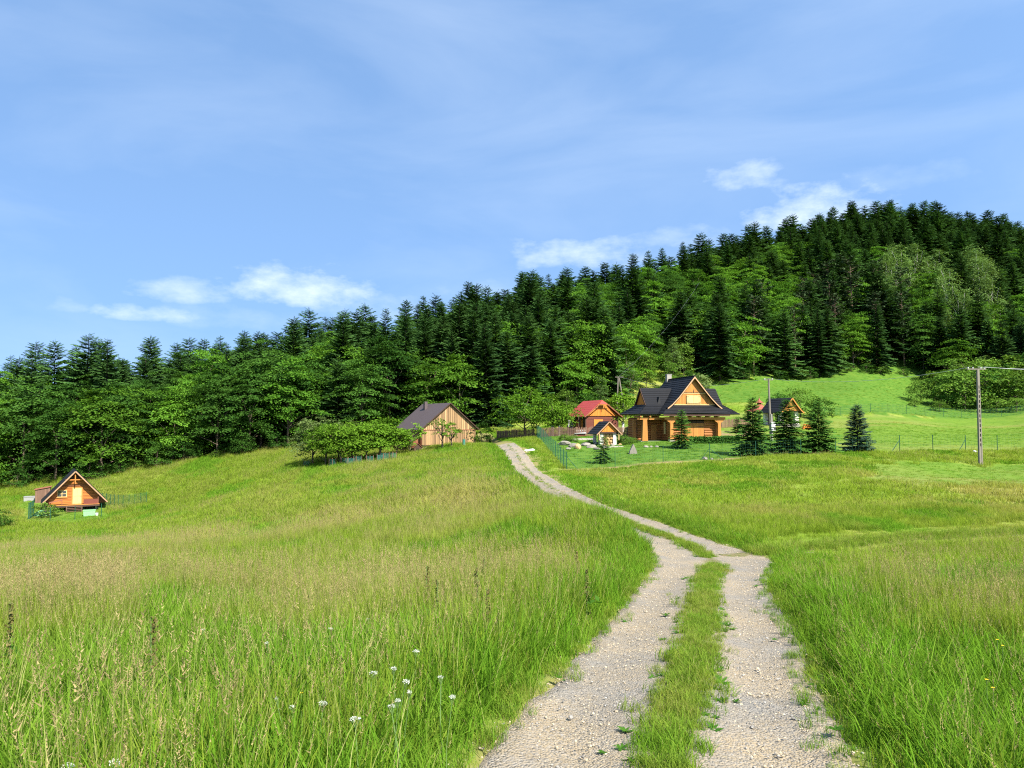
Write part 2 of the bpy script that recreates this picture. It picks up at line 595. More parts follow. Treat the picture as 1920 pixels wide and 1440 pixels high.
def ground_mat():
    m, nt, b = new_mat('ground')
    N, L = nt.nodes, nt.links
    geo = N.new('ShaderNodeNewGeometry')
    at_ = N.new('ShaderNodeAttribute'); at_.attribute_name = 'tone'
    sp = N.new('ShaderNodeSeparateColor'); L.new(at_.outputs['Color'], sp.inputs[0])

    def noise(sc, det, stretch=(1, 1, 1)):
        mp = N.new('ShaderNodeMapping'); mp.inputs['Scale'].default_value = stretch
        L.new(geo.outputs['Position'], mp.inputs['Vector'])
        n = N.new('ShaderNodeTexNoise'); n.inputs['Scale'].default_value = sc; n.inputs['Detail'].default_value = det
        n.inputs['Roughness'].default_value = .65
        L.new(mp.outputs[0], n.inputs['Vector'])
        return n.outputs['Fac']

    def mix(f, a, c):
        x = N.new('ShaderNodeMix'); x.data_type = 'RGBA'
        for s, val in ((0, f), (6, a), (7, c)):
            if hasattr(val, 'default_value'): L.new(val, x.inputs[s])
            else: x.inputs[s].default_value = val if s == 0 else val + (1,)
        return x.outputs[2]

    def ramp(f, lo, hi):
        r = N.new('ShaderNodeMapRange'); L.new(f, r.inputs[0]); r.inputs[1].default_value = lo; r.inputs[2].default_value = hi
        return r.outputs[0]

    fine = noise(1.6, 6)
    mid = noise(.25, 5, (1, .6, 1))
    c = mix(ramp(mid, .35, .65), GREEN_A, GREEN_B)
    c = mix(ramp(fine, .42, .75), c, (.085, .14, .014))
    c = mix(sp.outputs[0], c, DRY)
    lawn = mix(ramp(noise(.8, 5), .4, .7), (.055, .130, .013), (.105, .170, .020))
    c = mix(sp.outputs[1], c, lawn)
    soil = mix(ramp(fine, .3, .7), (.19, .125, .062), (.28, .20, .105))
    c = mix(sp.outputs[2], c, soil)
    L.new(c, b.inputs['Base Color'])
    b.inputs['Roughness'].default_value = .95
    b.inputs['Specular IOR Level'].default_value = .1
    bp = N.new('ShaderNodeBump'); bp.inputs['Strength'].default_value = .2; bp.inputs['Distance'].default_value = .04
    L.new(noise(4.0, 8), bp.inputs['Height']); L.new(bp.outputs[0], b.inputs['Normal'])
    return m


def gravel_mat(name, grassy=0.0):
    m, nt, b = new_mat(name)
    N, L = nt.nodes, nt.links
    geo = N.new('ShaderNodeNewGeometry')
    at_ = N.new('ShaderNodeAttribute'); at_.attribute_name = 'strip'

    def noise(sc, det, r=.6):
        n = N.new('ShaderNodeTexNoise'); n.inputs['Scale'].default_value = sc; n.inputs['Detail'].default_value = det
        n.inputs['Roughness'].default_value = r
        L.new(geo.outputs['Position'], n.inputs['Vector'])
        return n.outputs['Fac']

    def ramp(f, lo, hi):
        r = N.new('ShaderNodeMapRange'); L.new(f, r.inputs[0]); r.inputs[1].default_value = lo; r.inputs[2].default_value = hi
        return r.outputs[0]

    def mix(f, a, c):
        x = N.new('ShaderNodeMix'); x.data_type = 'RGBA'
        for s, val in ((0, f), (6, a), (7, c)):
            if hasattr(val, 'default_value'): L.new(val, x.inputs[s])
            else: x.inputs[s].default_value = val if s == 0 else val + (1,)
        return x.outputs[2]

    vo = N.new('ShaderNodeTexVoronoi'); vo.inputs['Scale'].default_value = 55; L.new(geo.outputs['Position'], vo.inputs['Vector'])
    vs = N.new('ShaderNodeTexVoronoi'); vs.inputs['Scale'].default_value = 17; L.new(geo.outputs['Position'], vs.inputs['Vector'])
    c = mix(ramp(noise(.9, 4), .38, .62), (.265, .215, .145), (.20, .183, .155))
    c = mix(ramp(noise(5, 6), .45, .7), c, (.21, .17, .115))
    wm = N.new('ShaderNodeMath'); wm.operation = 'MULTIPLY'
    L.new(ramp(noise(.55, 3), .42, .62), wm.inputs[0]); wm.inputs[1].default_value = .65
    c = mix(wm.outputs[0], c, (.31, .24, .145))
    hs = N.new('ShaderNodeSeparateColor'); L.new(vo.outputs['Color'], hs.inputs[0])
    st = N.new('ShaderNodeMath'); st.operation = 'GREATER_THAN'; L.new(hs.outputs[0], st.inputs[0]); st.inputs[1].default_value = .55
    sm = N.new('ShaderNodeMath'); sm.operation = 'MULTIPLY'; L.new(st.outputs[0], sm.inputs[0]); sm.inputs[1].default_value = .5
    c = mix(sm.outputs[0], c, mix(hs.outputs[1], (.14, .135, .13), (.33, .30, .25)))
    # worn green and brown strip between the ruts
    g = N.new('ShaderNodeMath'); g.operation = 'MULTIPLY_ADD'
    L.new(noise(3.2, 5), g.inputs[0]); g.inputs[1].default_value = 1.8; L.new(at_.outputs['Fac'], g.inputs[2])
    gr = ramp(g.outputs[0], 1.25, 1.7)
    c = mix(gr, c, mix(ramp(noise(9, 4), .35, .65), (.10, .12, .03), (.20, .15, .075)))
    L.new(c, b.inputs['Base Color'])
    b.inputs['Roughness'].default_value = .92
    b.inputs['Specular IOR Level'].default_value = .2
    inv = N.new('ShaderNodeMath'); inv.operation = 'SUBTRACT'; inv.inputs[0].default_value = 1; L.new(vo.outputs['Distance'], inv.inputs[1])
    i2 = N.new('ShaderNodeMath'); i2.operation = 'MULTIPLY_ADD'; L.new(vs.outputs['Distance'], i2.inputs[0]); i2.inputs[1].default_value = -.8; L.new(inv.outputs[0], i2.inputs[2])
    bp = N.new('ShaderNodeBump'); bp.inputs['Strength'].default_value = .75; bp.inputs['Distance'].default_value = .02
    L.new(i2.outputs[0], bp.inputs['Height']); L.new(bp.outputs[0], b.inputs['Normal'])
    return m


# ------------------------------------------------------------------ what grows where
def in_poly(x, y, poly):
    x, y = np.asarray(x), np.asarray(y)
    c = np.zeros(x.shape, bool)
    j = len(poly) - 1
    for i in range(len(poly)):
        xi, yi = poly[i]; xj, yj = poly[j]
        c ^= ((yi > y) != (yj > y)) & (x < (xj - xi) * (y - yi) / (yj - yi + 1e-12) + xi)
        j = i
    return c


def ud(*q):
    return [(X(u, d), d) for u, d in q]


GARDEN = ud((1062, 71), (1320, 73), (1500, 74.5), (1640, 76.5), (1800, 77.5), (2050, 79.5), (2050, 150), (1900, 149), (1560, 139), (1400, 135), (1200, 130), (1008, 108))
LAWN = ud((1062, 71), (1320, 73), (1500, 74.5), (1570, 75.5), (1560, 90), (1390, 100), (1000, 108))
MOWN = ud((1610, 52), (1700, 49), (2100, 47), (2100, 66), (1660, 68))
BANK_LINE = resample(np.array(ud((1062, 70.4), (1320, 72.2), (1500, 73.7), (1640, 75.6), (1800, 76.6), (2050, 78.6))), .5)
UPPER = ud((1330, 150), (1560, 141), (2100, 152), (2100, 230), (1720, 212), (1500, 200), (1330, 176))


def zones(x, y):
    x, y = np.ravel(x), np.ravel(y)
    rs, _ = poly_dist(x, y, ROAD)
    rd = np.abs(rs) - road_width(y) / 2
    sd = np.abs(poly_dist(x, y, SIDE)[0]) - 1.1
    jx, jy = (fbm(x * .35, y * .35, 91) - .5) * 5, (fbm(x * .35, y * .35, 93) - .5) * 9
    lawn = in_poly(x, y, LAWN)
    garden = in_poly(x, y, GARDEN)
    mown = in_poly(x + jx, y + jy, MOWN) | in_poly(x + jx * .3, y + jy * .3, ud((50, 88), (140, 86.5), (215, 91), (205, 106), (40, 106)))
    upper = in_poly(x + jx, y + jy, UPPER)
    r = np.hypot(x, y)
    n = fbm(x * .10, y * .045, 11) * .55 + fbm(x * .45, y * .20, 13) * .45
    dry = np.clip((n - .44) * 3.6, 0, .85)
    dry = dry * np.clip((rd - .8) / 3.5, .05, 1) * np.clip(r / 13, .45, 1)
    left = rs < 0
    dry = np.where(left & (y < 40), np.clip(dry * .95 + .03, 0, .7), dry)
    dry = np.where(y > 55, dry * .55, dry)
    dry = np.where(garden & ~lawn, np.clip((fbm(x * .06, y * .16, 21) - .46) * 3.5, 0, .6), dry)
    dry = np.where(upper, dry * .25, dry)
    bd = np.abs(poly_dist(x, y, BANK_LINE)[0])
    soil = np.clip(1.5 - bd / .8, 0, 1) * np.clip((fbm(x * .3, y * .3, 31) - .30) * 6, 0, 1) * (x < X(1420, 73))
    soil = np.maximum(soil, np.clip(1 - np.abs(rd - .5) / 1.0, 0, 1) * (y > 52) * (y < 90) * ~left * .75)
    soil = np.maximum(soil, np.clip(1 - rd / .25, 0, 1) * (rd > -3) * .6)
    soil = np.where(in_poly(x, y, ud((1355, 99), (1420, 102), (1425, 110), (1350, 108))), np.clip((fbm(x * .5, y * .5, 35) - .3) * 4, 0, 1), soil)
    soil = np.where(in_poly(x, y, ud((1015, 106), (1200, 108), (1200, 122), (1000, 122))), np.clip((fbm(x * .4, y * .4, 36) - .42) * 6, 0, .8), soil)
    return dict(rd=rd, rs=rs, sd=sd, lawn=lawn, garden=garden, mown=mown, upper=upper, dry=dry, soil=soil, r=r, bd=bd, left=left)


# ------------------------------------------------------------------ ground sheet
def build_ground():
    fr = np.linspace(R(-47), R(47), 400)
    bk = np.linspace(R(47), R(360 - 47), 62)[1:-1]
    th = np.concatenate([fr, bk])
    rr = np.concatenate([[.35], np.geomspace(.7, 450, 470), np.geomspace(470, 3500, 24)])
    T, RR = np.meshgrid(th, rr)
    x, y = (RR * np.sin(T)).ravel(), (RR * np.cos(T)).ravel()
    z = ground(x, y)
    nt, nr = len(th), len(rr)
    i = np.arange(nr - 1)[:, None] * nt
    j = np.arange(nt)[None]
    j2 = (j + 1) % nt
    F = np.stack([i + j, i + j2, i + nt + j2, i + nt + j], -1).reshape(-1, 4)[:, ::-1]
    V = np.stack([x, y, z], 1)
    V = np.concatenate([V, [[0, 0, gz(0, 0)]]])
    me = np_mesh('meadow_ground', V, F, ground_mat())
    near = RR.ravel() < 260
    tone = np.zeros((len(V), 4), np.float32); tone[:, 3] = 1
    zz = zones(x[near], y[near])
    q = np.where(near)[0]
    tone[q, 0] = zz['dry']
    tone[q, 1] = np.where(zz['lawn'], 1, np.where(zz['garden'], .55, np.where(zz['upper'], 1.0, np.where(zz['mown'], .6, 0))))
    tone[q, 1] = np.maximum(tone[q, 1], np.clip(1 - zz['rd'] / 1.5, 0, 1) * .3)
    tone[q, 2] = zz['soil']
    a = me.attributes.new('tone', 'FLOAT_COLOR', 'POINT')
    a.data.foreach_set('color', tone.ravel())
    me.polygons.foreach_set('use_smooth', [True] * len(me.polygons))
    o = link('meadow_ground', me, kind='structure')
    return o


def ribbon(name, line, width, nacross, m, strip, raise_=.02, edge_noise=.18, kind='structure'):
    """track laid along a line, uneven at its edges, hugging the ground"""
    tang = np.gradient(line, axis=0)
    tang /= np.linalg.norm(tang, axis=1)[:, None]
    nrm = np.stack([tang[:, 1], -tang[:, 0]], 1)
    n = len(line)
    s = np.linspace(-1, 1, nacross)
    w = (width(line[:, 1]) if callable(width) else np.full(n, width)) / 2
    k = np.arange(n) * .35
    wl = w + (fbm(k * .8, k * 0 + 1.3, 41) - .5) * 2 * edge_noise
    wr = w + (fbm(k * .8, k * 0 + 7.7, 43) - .5) * 2 * edge_noise
    off = np.where(s[None] < 0, s[None] * wl[:, None], s[None] * wr[:, None])
    x = line[:, :1] + nrm[:, :1] * off
    y = line[:, 1:] + nrm[:, 1:] * off
    z = ground0(x, y).reshape(x.shape)
    rut = -np.exp(-((np.abs(s) - .58) / .22) ** 2) * .035 + np.exp(-(s / .25) ** 2) * .03
    z = z + raise_ + rut[None] + (fbm(x * 2.2, y * 2.2, 47) - .5) * .04 + (fbm(x * .9, y * .9, 49) - .5) * .05
    z[:, 0] -= .09; z[:, -1] -= .09
    V = np.stack([x, y, z], -1).reshape(-1, 3)
    i = np.arange(n - 1)[:, None] * nacross
    j = np.arange(nacross - 1)[None]
    F = np.stack([i + j, i + j + 1, i + nacross + j + 1, i + nacross + j], -1).reshape(-1, 4)
    me = np_mesh(name, V, F, m)
    a = me.attributes.new('strip', 'FLOAT', 'POINT')
    a.data.foreach_set('value', (strip(np.abs(s))[None] * np.clip(1.3 - line[:, 1:] / 52, .12, 1)).astype(np.float32).ravel())
    me.polygons.foreach_set('use_smooth', [True] * len(me.polygons))
    return link(name, me, kind=kind)


build_ground()
GRAVEL = gravel_mat('gravel')
ribbon('gravel_track', resample(ROAD[ROAD[:, 1] < 97], .2), lambda y: road_width(y) + .25, 19, GRAVEL, lambda s: np.clip(1 - s / .26, 0, 1) * .95 + np.clip((s - .86) / .14, 0, 1) * .8)
ribbon('side_track', SIDE, 2.0, 9, GRAVEL, lambda s: np.clip(.95 - np.abs(s - .62) * 1.6, .2, 1) * 0 + np.where(np.abs(s - .6) < .2, .42, .95), raise_=.008)

# ------------------------------------------------------------------ plants
rng = np.random.default_rng(11)

BARK = solid('bark', (.10, .075, .05), .9, .35, (3, 3, 1.2))
FIR_BARK = solid('fir_bark', (.045, .035, .026), .9, .3, (3, 3, 1.2))
PINE_BARK = solid('pine_bark', (.105, .068, .045), .9, .3, (3, 3, 1.2))
BIRCH_BARK = solid('birch_bark', (.48, .45, .40), .85, .3, (2, 2, 5))
LIME = solid('lime_wash', (.68, .67, .62), .9, .12)
FIR_LEAF = leaf_mat('fir_needles', (.019, .053, .016), (.068, .140, .032), .15, .28)
SPRUCE_LEAF = leaf_mat('spruce_needles', (.030, .095, .018), (.088, .190, .030), .12, .12)
BLUE_SPRUCE_LEAF = leaf_mat('grey_spruce_needles', (.030, .062, .040), (.066, .105, .062), .12, .12)
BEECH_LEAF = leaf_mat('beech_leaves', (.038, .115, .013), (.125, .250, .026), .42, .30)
BEECH_DARK = leaf_mat('beech_shade_leaves', (.024, .076, .013), (.064, .138, .021), .36, .25)  # darker beech copy; on the wood-edge bushes it stands in for shadow
BIRCH_LEAF = leaf_mat('birch_leaves', (.075, .145, .036), (.135, .210, .055), .33, .18)
PINE_LEAF = leaf_mat('pine_needles', (.026, .050, .022), (.062, .092, .038), .12, .15)
APPLE_LEAF = leaf_mat('apple_leaves', (.060, .145, .012), (.135, .240, .022), .33, .18)
APPLE_PALE = leaf_mat('pale_apple_leaves', (.075, .13, .035), (.16, .21, .065), .33, .12)
SHRUB_LEAF = leaf_mat('shrub_leaves', (.060, .135, .018), (.135, .220, .034), .33, .25)


def rhombs(p, d, s, l, w):
    """leaf faces: centre p, axis d, side s"""
    l, w = np.asarray(l)[:, None], np.asarray(w)[:, None]
    V = np.stack([p - d * l, p + s * w, p + d * l, p - s * w], 1)
    return V.reshape(-1, 3), np.arange(len(p) * 4).reshape(-1, 4)


def unit(a):
    return a / np.maximum(np.linalg.norm(a, axis=-1, keepdims=True), 1e-9)


def leaf_faces(p, nrm, l, w, g):
    t = unit(np.cross(nrm, g.normal(size=p.shape)))
    return rhombs(p, t, np.cross(nrm, t), l, w)


def join(parts):
    V, F, b = [], [], 0
    for v, f in parts:
        V.append(v); F.append(f + b); b += len(v)
    return np.concatenate(V), np.concatenate(F)


def fir_mesh(name, m, H=22.0, Rr=3.6, seed=0, base=.08, step=.62, nb=8, droop=.25, power=.85, pairs=6, ragged=.25):
    g = np.random.default_rng(seed)
    A, B, C = [], [], []
    h = base * H
    while h < H * .985:
        f = (h - base * H) / (H * (1 - base))
        Lm = Rr * (1 - f) ** power * (.85 + .3 * g.random()) + .30
        n = max(4, int(nb * (.55 + .45 * (1 - f)) + .5))
        a0 = g.random() * 2 * PI
        for k in range(n):
            az = a0 + 2 * PI * k / n + g.normal() * .22
            L = Lm * (1 - ragged + 2 * ragged * g.random()) * (1.0 if g.random() > .07 else .45)
            el = .55 * f ** 1.5 - droop * (1 - f) + g.normal() * .08
            o = np.array([math.cos(az), math.sin(az), 0.]); sd = np.array([-math.sin(az), math.cos(az), 0.])
            zz = h + g.normal() * step * .3

            def sp(t):
                return np.array([0, 0, zz]) + o * (L * t) + np.array([0, 0, L * (el * t - .16 * t * t + (.10 * t ** 4))])
            ts = np.linspace(.12, .95, pairs)
            for i, t in enumerate(ts):
                c = sp(t); dl = L * .40 * (1 - .55 * t) * (.75 + .5 * g.random())
                for sg in (-1, 1):
                    tip = c + o * dl * .72 + sd * sg * dl * .72 + np.array([0, 0, -dl * (.12 + .28 * g.random())])
                    A.append(c - o * L * .11); B.append(c + o * L * .15); C.append(tip)
            A.append(sp(.8) + sd * L * .05); B.append(sp(.8) - sd * L * .05); C.append(sp(1.08))
        h += step * (.75 + .5 * g.random()) * (1 - .55 * f)
    for k in range(3):
        az = k * 2.1
        s = np.array([math.cos(az), math.sin(az), 0]) * .09
        A.append(np.array([0, 0, H * .955]) + s); B.append(np.array([0, 0, H * .955]) - s); C.append(np.array([0, 0, H * 1.012]))
    V = np.stack([A, B, C], 1).reshape(-1, 3)
    return np_mesh(name, V, np.arange(len(V)).reshape(-1, 3), m)


def trunk_mesh(name, m, H, r, limbs=(), seed=0, bend=.0, n=7, top=.1):
    g = np.random.default_rng(seed + 91)
    mb = MB()
    pts = [Vector((g.normal() * bend * t * H, g.normal() * bend * t * H, t * H - (.4 if t == 0 else 0))) for t in np.linspace(0, 1, 6)]
    rad = [r * (1.25 if i == 0 else 1) * (1 - (1 - top) * i / 5) for i in range(6)]
    mb.tube(pts, rad, n)
    for p0, p1, r0, sag in limbs:
        p0, p1 = Vector(p0), Vector(p1)
        mid = p0.lerp(p1, .5) + Vector((g.normal() * .05, g.normal() * .05, sag)) * (p1 - p0).length
        mb.tube([p0, mid, p1], [r0, r0 * .7, r0 * .3], 5, cap=False)
    me = mb.mesh(name, m)
    me.polygons.foreach_set('use_smooth', [True] * len(me.polygons))
    return me


def crown_sprays(H, base, rx, ns, seed, lump=.25, shell=.55, flat=1.0):
    """centres of leaf sprays through an uneven egg-shaped crown"""
    g = np.random.default_rng(seed)
    d = unit(g.normal(size=(ns * 2, 3)))
    d = d[d[:, 2] > -.92][:ns]
    ph = np.arctan2(d[:, 1], d[:, 0])
    lob = 1 + lump * (np.sin(ph * 3 + seed) * .5 + np.sin(ph * 5 + d[:, 2] * 4 + seed * 2.3) * .5)
    rad = (shell + (1 - shell) * g.random(len(d)) ** .6) * lob
    cz, rz = (H + base) / 2, (H - base) / 2 * flat
    zz = d[:, 2] * rad
    narrow = np.where(zz > 0, 1 - .22 * zz, 1 - .10 * zz)
    return np.stack([d[:, 0] * rad * rx * narrow, d[:, 1] * rad * rx * narrow, cz + zz * rz * .93], 1), d


def broad_mesh(name, m, H=18., base=3., rx=4.5, ns=110, nl=42, spray=1.25, leaf=.26, seed=0, lump=.25, shell=.55, up=1.1, droop=.35, flat=1.0):
    g = np.random.default_rng(seed + 5)
    C, D = crown_sprays(H, base, rx, ns, seed, lump, shell)
    parts = []
    for c, d in zip(C, D):
        o = unit(np.array([d[0], d[1], 0.]) + g.normal(size=3) * [.35, .35, 0])
        s = np.array([-o[1], o[0], 0])
        R_ = spray * (.65 + .7 * g.random())
        a, b = g.normal(size=nl) * .5, g.normal(size=nl) * .42
        k = g.normal(size=nl) * .16 * flat
        p = c + o * (a[:, None] * R_) + s * (b[:, None] * R_)
        p[:, 2] += (k - droop * (a * .8 + .25 * (a * a + b * b))) * R_
        nrm = unit(np.array([0, 0, up]) + o * .55 * (a[:, None] + .4) + g.normal(size=(nl, 3)) * .45)
        l = leaf * (.6 + .8 * g.random(nl))
        parts.append(leaf_faces(p, nrm, l, l * .62, g))
    V, F = join(parts)
    return np_mesh(name, V, F, m), C


def pine_mesh(name, m, H=22., base=.5, rx=3., seed=0, nbr=46, dens=34):
    """tiered airy crown: level branches carrying needle tufts"""
    g = np.random.default_rng(seed)
    parts, limbs = [], []
    for i in range(nbr):
        f = (i + g.random()) / nbr
        h = H * (base + (1 - base) * f)
        L = rx * (.35 + .65 * math.sin(PI * min(1, .25 + .78 * (1 - f)))) * (.6 + .6 * g.random()) * (1 - .45 * f)
        az = g.random() * 2 * PI
        o = np.array([math.cos(az), math.sin(az), .12 + .3 * f])
        s = np.array([-math.sin(az), math.cos(az), 0])
        n = int(dens * (.6 + .6 * g.random()))
        t = .3 + .75 * g.random(n) ** .7
        p = np.array([0, 0, h]) + o * (L * t)[:, None] + s * (g.normal(size=n) * L * .26 * (1.2 - .5 * t))[:, None]
        p[:, 2] += g.normal(size=n) * .14
        nrm = unit(np.array([0, 0, 1.2]) + g.normal(size=(n, 3)) * .5)
        l = .42 * (.6 + .7 * g.random(n))
        parts.append(leaf_faces(p, nrm, l, l * .45, g))
        limbs.append(((0, 0, h - .2), tuple(np.array([0, 0, h]) + o * L * .8), .07, .02))
    V, F = join(parts)
    return np_mesh(name, V, F, m), limbs


class Kind:
    """one tree shape: crown mesh, trunk mesh, its height and half width (for spacing and culling)"""

    def __init__(s, name, crown, trunk, H, w, shape):
        s.name, s.crown, s.trunk, s.H, s.w, s.shape = name, crown, trunk, H, w, shape


def broad_kind(name, m, bark, seed, H, base, rx, tr=.22, nlimb=9, **kw):
    cr, C = broad_mesh('crown', m, H, base, rx, seed=seed, **kw)
    g = np.random.default_rng(seed + 77)
    pick = C[g.permutation(len(C))[:nlimb]]
    limbs = [((0, 0, max(base * .55, min(c[2] * .62, H * .6)) * (.8 + .2 * g.random())), tuple(c), tr * .42, .04) for c in pick]
    return Kind(name, cr, trunk_mesh('trunk', bark, H * .78, tr, limbs, seed, .006), H, rx, 'egg')


def fir_kind(name, m, seed, H, Rr, bark=None, **kw):
    return Kind(name, fir_mesh('crown', m, H, Rr, seed, **kw), trunk_mesh('trunk', bark or FIR_BARK, H * .97, H * .012 + .02, (), seed, 0, 6, .12), H, Rr, 'cone')


FIRS = [fir_kind('fir_tree', FIR_LEAF, 100 + i, (23, 21, 24, 20, 22, 19)[i], (5.0, 4.4, 5.4, 4.8, 4.2, 5.0)[i], base=.06 + .05 * (i % 3),
                 step=.78, droop=(.28, .2, .33, .15, .25, .3)[i], power=(.60, .68, .55, .63, .72, .57)[i], nb=12, pairs=8, ragged=(.2, .3, .38, .25, .2, .34)[i]) for i in range(6)]
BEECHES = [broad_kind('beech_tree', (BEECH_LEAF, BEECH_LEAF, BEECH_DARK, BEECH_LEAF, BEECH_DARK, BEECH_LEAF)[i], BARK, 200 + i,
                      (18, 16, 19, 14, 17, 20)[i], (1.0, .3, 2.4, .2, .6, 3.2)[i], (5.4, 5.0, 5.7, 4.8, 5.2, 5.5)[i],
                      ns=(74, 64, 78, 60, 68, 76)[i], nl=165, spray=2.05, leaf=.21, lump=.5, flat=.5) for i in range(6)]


def pine_kind(seed, H, base, rx):
    cr, limbs = pine_mesh('crown', PINE_LEAF, H, base, rx, seed)
    return Kind('pine_tree', cr, trunk_mesh('trunk', PINE_BARK, H * .95, .24, limbs, seed, .004), H, rx, 'egg')


PINES = [pine_kind(301, 23, .36, 4.0), pine_kind(302, 19, .18, 3.8), pine_kind(303, 21, .28, 4.0)]
BIRCHES = [broad_kind('birch_tree', BIRCH_LEAF, BIRCH_BARK, 401, 22, 6, 3.9, tr=.17, ns=110, nl=40, spray=1.4, leaf=.22, droop=.7, lump=.35),
           broad_kind('birch_tree', BIRCH_LEAF, BIRCH_BARK, 402, 19, 4, 3.6, tr=.15, ns=100, nl=40, spray=1.35, leaf=.22, droop=.7, lump=.35)]
ASPENS = [broad_kind('aspen_tree', BIRCH_LEAF, BARK, 411, 11, 1.2, 2.1, tr=.1, ns=60, nl=36, spray=.95, leaf=.18, lump=.2),
          broad_kind('aspen_tree', SHRUB_LEAF, BARK, 412, 9, .8, 2.2, tr=.1, ns=60, nl=36, spray=.95, leaf=.18, lump=.3)]
SHRUBS = [broad_kind('shrub', SHRUB_LEAF, BARK, 421, 3.6, .1, 2.2, tr=.07, ns=46, nl=34, spray=.75, leaf=.13, lump=.35),
          broad_kind('shrub', SHRUB_LEAF, BARK, 422, 2.6, .05, 1.9, tr=.06, ns=40, nl=34, spray=.65, leaf=.12, lump=.35),
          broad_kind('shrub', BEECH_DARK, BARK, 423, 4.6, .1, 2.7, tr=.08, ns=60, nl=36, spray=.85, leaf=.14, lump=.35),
          broad_kind('shrub', SHRUB_LEAF, BARK, 424, 4.6, .1, 2.7, tr=.08, ns=52, nl=60, spray=.95, leaf=.12, lump=.45)]


def plant_tree(kind, x, y, label, cat, group=None, s=1.0, rz=None, z=None, sx=None, name=None, bury=.15):
    root = thing(name or kind.name, label, cat, (x, y, (gz(x, y) if z is None else z) - bury), rng.random() * 2 * PI if rz is None else rz, group)
    w = sx or s
    root.scale = (w * rng.uniform(.9, 1.12), w * rng.uniform(.9, 1.12), s)
    root.rotation_euler.x, root.rotation_euler.y = rng.normal() * .018, rng.normal() * .018
    c = bpy.data.objects.new('crown', kind.crown); COL.objects.link(c); c.parent = root
    t = bpy.data.objects.new('trunk', kind.trunk); COL.objects.link(t); t.parent = root
    return root


# ------------------------------------------------------------------ the wood on the hill
EDGE_U = [-400, -120, 60, 200, 350, 545, 750, 920, 1000, 1190, 1340, 1500, 1720, 1800, 1950, 2300]
EDGE_D = [112, 115, 119, 123, 127, 129, 132, 136, 142, 153, 172, 192, 200, 188, 182, 178]
RIDGE_U = [-400, 0, 300, 500, 760, 900, 1100, 1340, 1650, 1900, 2300]
RIDGE_D = [150, 160, 170, 190, 215, 235, 265, 300, 330, 330, 320]


def wood():
    g = np.random.default_rng(5)
    sp = 5.9
    gx, gy = np.meshgrid(np.arange(-175, 300, sp), np.arange(106, 356, sp * .92))
    gx = gx + (np.arange(gx.shape[0]) % 2)[:, None] * sp / 2
    x = (gx + g.uniform(-1.9, 1.9, gx.shape)).ravel()
    y = (gy + g.uniform(-1.9, 1.9, gx.shape)).ravel()
    u = x / y * F_PX * math.cos(PITCH) + CU
    ed, rd = np.interp(u, EDGE_U, EDGE_D), np.interp(u, RIDGE_U, RIDGE_D)
    keep = (u > -330) & (u < 2260) & (y > ed) & (y < rd + 16)
    x, y, u, ed, rd = x[keep], y[keep], u[keep], ed[keep], rd[keep]
    z = ground(x, y)
    t = (y - ed) / (rd - ed)                                   # 0 at the field, 1 on the ridge
    n1 = fbm(x * .028 + 3, y * .028, 71)
    n2 = g.random(len(x))
    order = np.argsort(y)
    W4, H4 = 640, 320                                          # a coarse depth picture to find the trees that show at all
    cover = np.zeros((H4, W4), bool)
    out = []
    for i in order:
        edge = y[i] - ed[i] < 9
        pf = .55 + .5 * (n1[i] - .5) * 2.6 + .25 * (t[i] > .72)
        if u[i] < 560:
            pf = .18 if y[i] - ed[i] < 22 else .85
            if edge: pf = .08
        elif u[i] < 1020:
            pf = .62 + (n1[i] - .5) * 2.2
        elif u[i] < 1520:
            pf = (.20 if .10 < t[i] < .88 else .62) + (n1[i] - .5) * 1.3
        else:
            pf = .88 + (n1[i] - .5) * 1.2 if t[i] > .30 else .5
        kind = None
        if 1400 < u[i] < 1700 and t[i] < .34 and n2[i] < .20:
            kind = PINES[int(n2[i] * 31) % 3]
        elif 1650 < u[i] < 1880 and .12 < t[i] < .5 and n2[i] < .55:
            kind = BIRCHES[int(n2[i] * 31) % 2]
        elif 1180 < u[i] < 1300 and t[i] < .16:
            kind = ASPENS[int(n2[i] * 31) % 2]
        elif g.random() < pf:
            kind = FIRS[int(n2[i] * 600) % 6]
        else:
            kind = BEECHES[int(n2[i] * 600) % 6]
            if u[i] < 560 and g.random() < .6:
                kind = BEECHES[2 + 2 * (n2[i] > .5)]
            if edge and u[i] < 1050:
                kind = BEECHES[(1, 3, 4)[int(n2[i] * 3) % 3]]
        s = .78 + .30 * g.random()
        if kind in FIRS:
            s *= 1.02 if t[i] > .75 else .95
            if edge: s *= .9
        elif kind in BEECHES:
            s *= .90 - .12 * (t[i] > .8)
            if edge: s *= 1.08
        # silhouette
        sc = F_PX / y[i] / 3.0
        cx = (u[i]) / 3.0
        zb, zt = z[i], z[i] + kind.H * s
        vb, vt = (HOR - (zb - EYE) / y[i] * F_PX) / 3.0, (HOR - (zt - EYE) / y[i] * F_PX) / 3.0
        r0, r1 = int(max(vt, 0)), int(min(vb, H4 - 1))
        new = 0
        for r in range(r0, r1 + 1):
            f = min(1, max(0, (r - vt) / max(vb - vt, 1)))
            hw = kind.w * s * sc * (f ** .9 if kind.shape == 'cone' else math.sqrt(max(0, 1 - (2 * f - .95) ** 2))) * .9
            a, b = int(max(cx - hw, 0)), int(min(cx + hw, W4 - 1))
            if b >= a:
                new += int((~cover[r, a:b + 1]).sum())
                cover[r, a:b + 1] = True
        out.append((kind, x[i], y[i], z[i], s, new, u[i], t[i], edge))
    return out


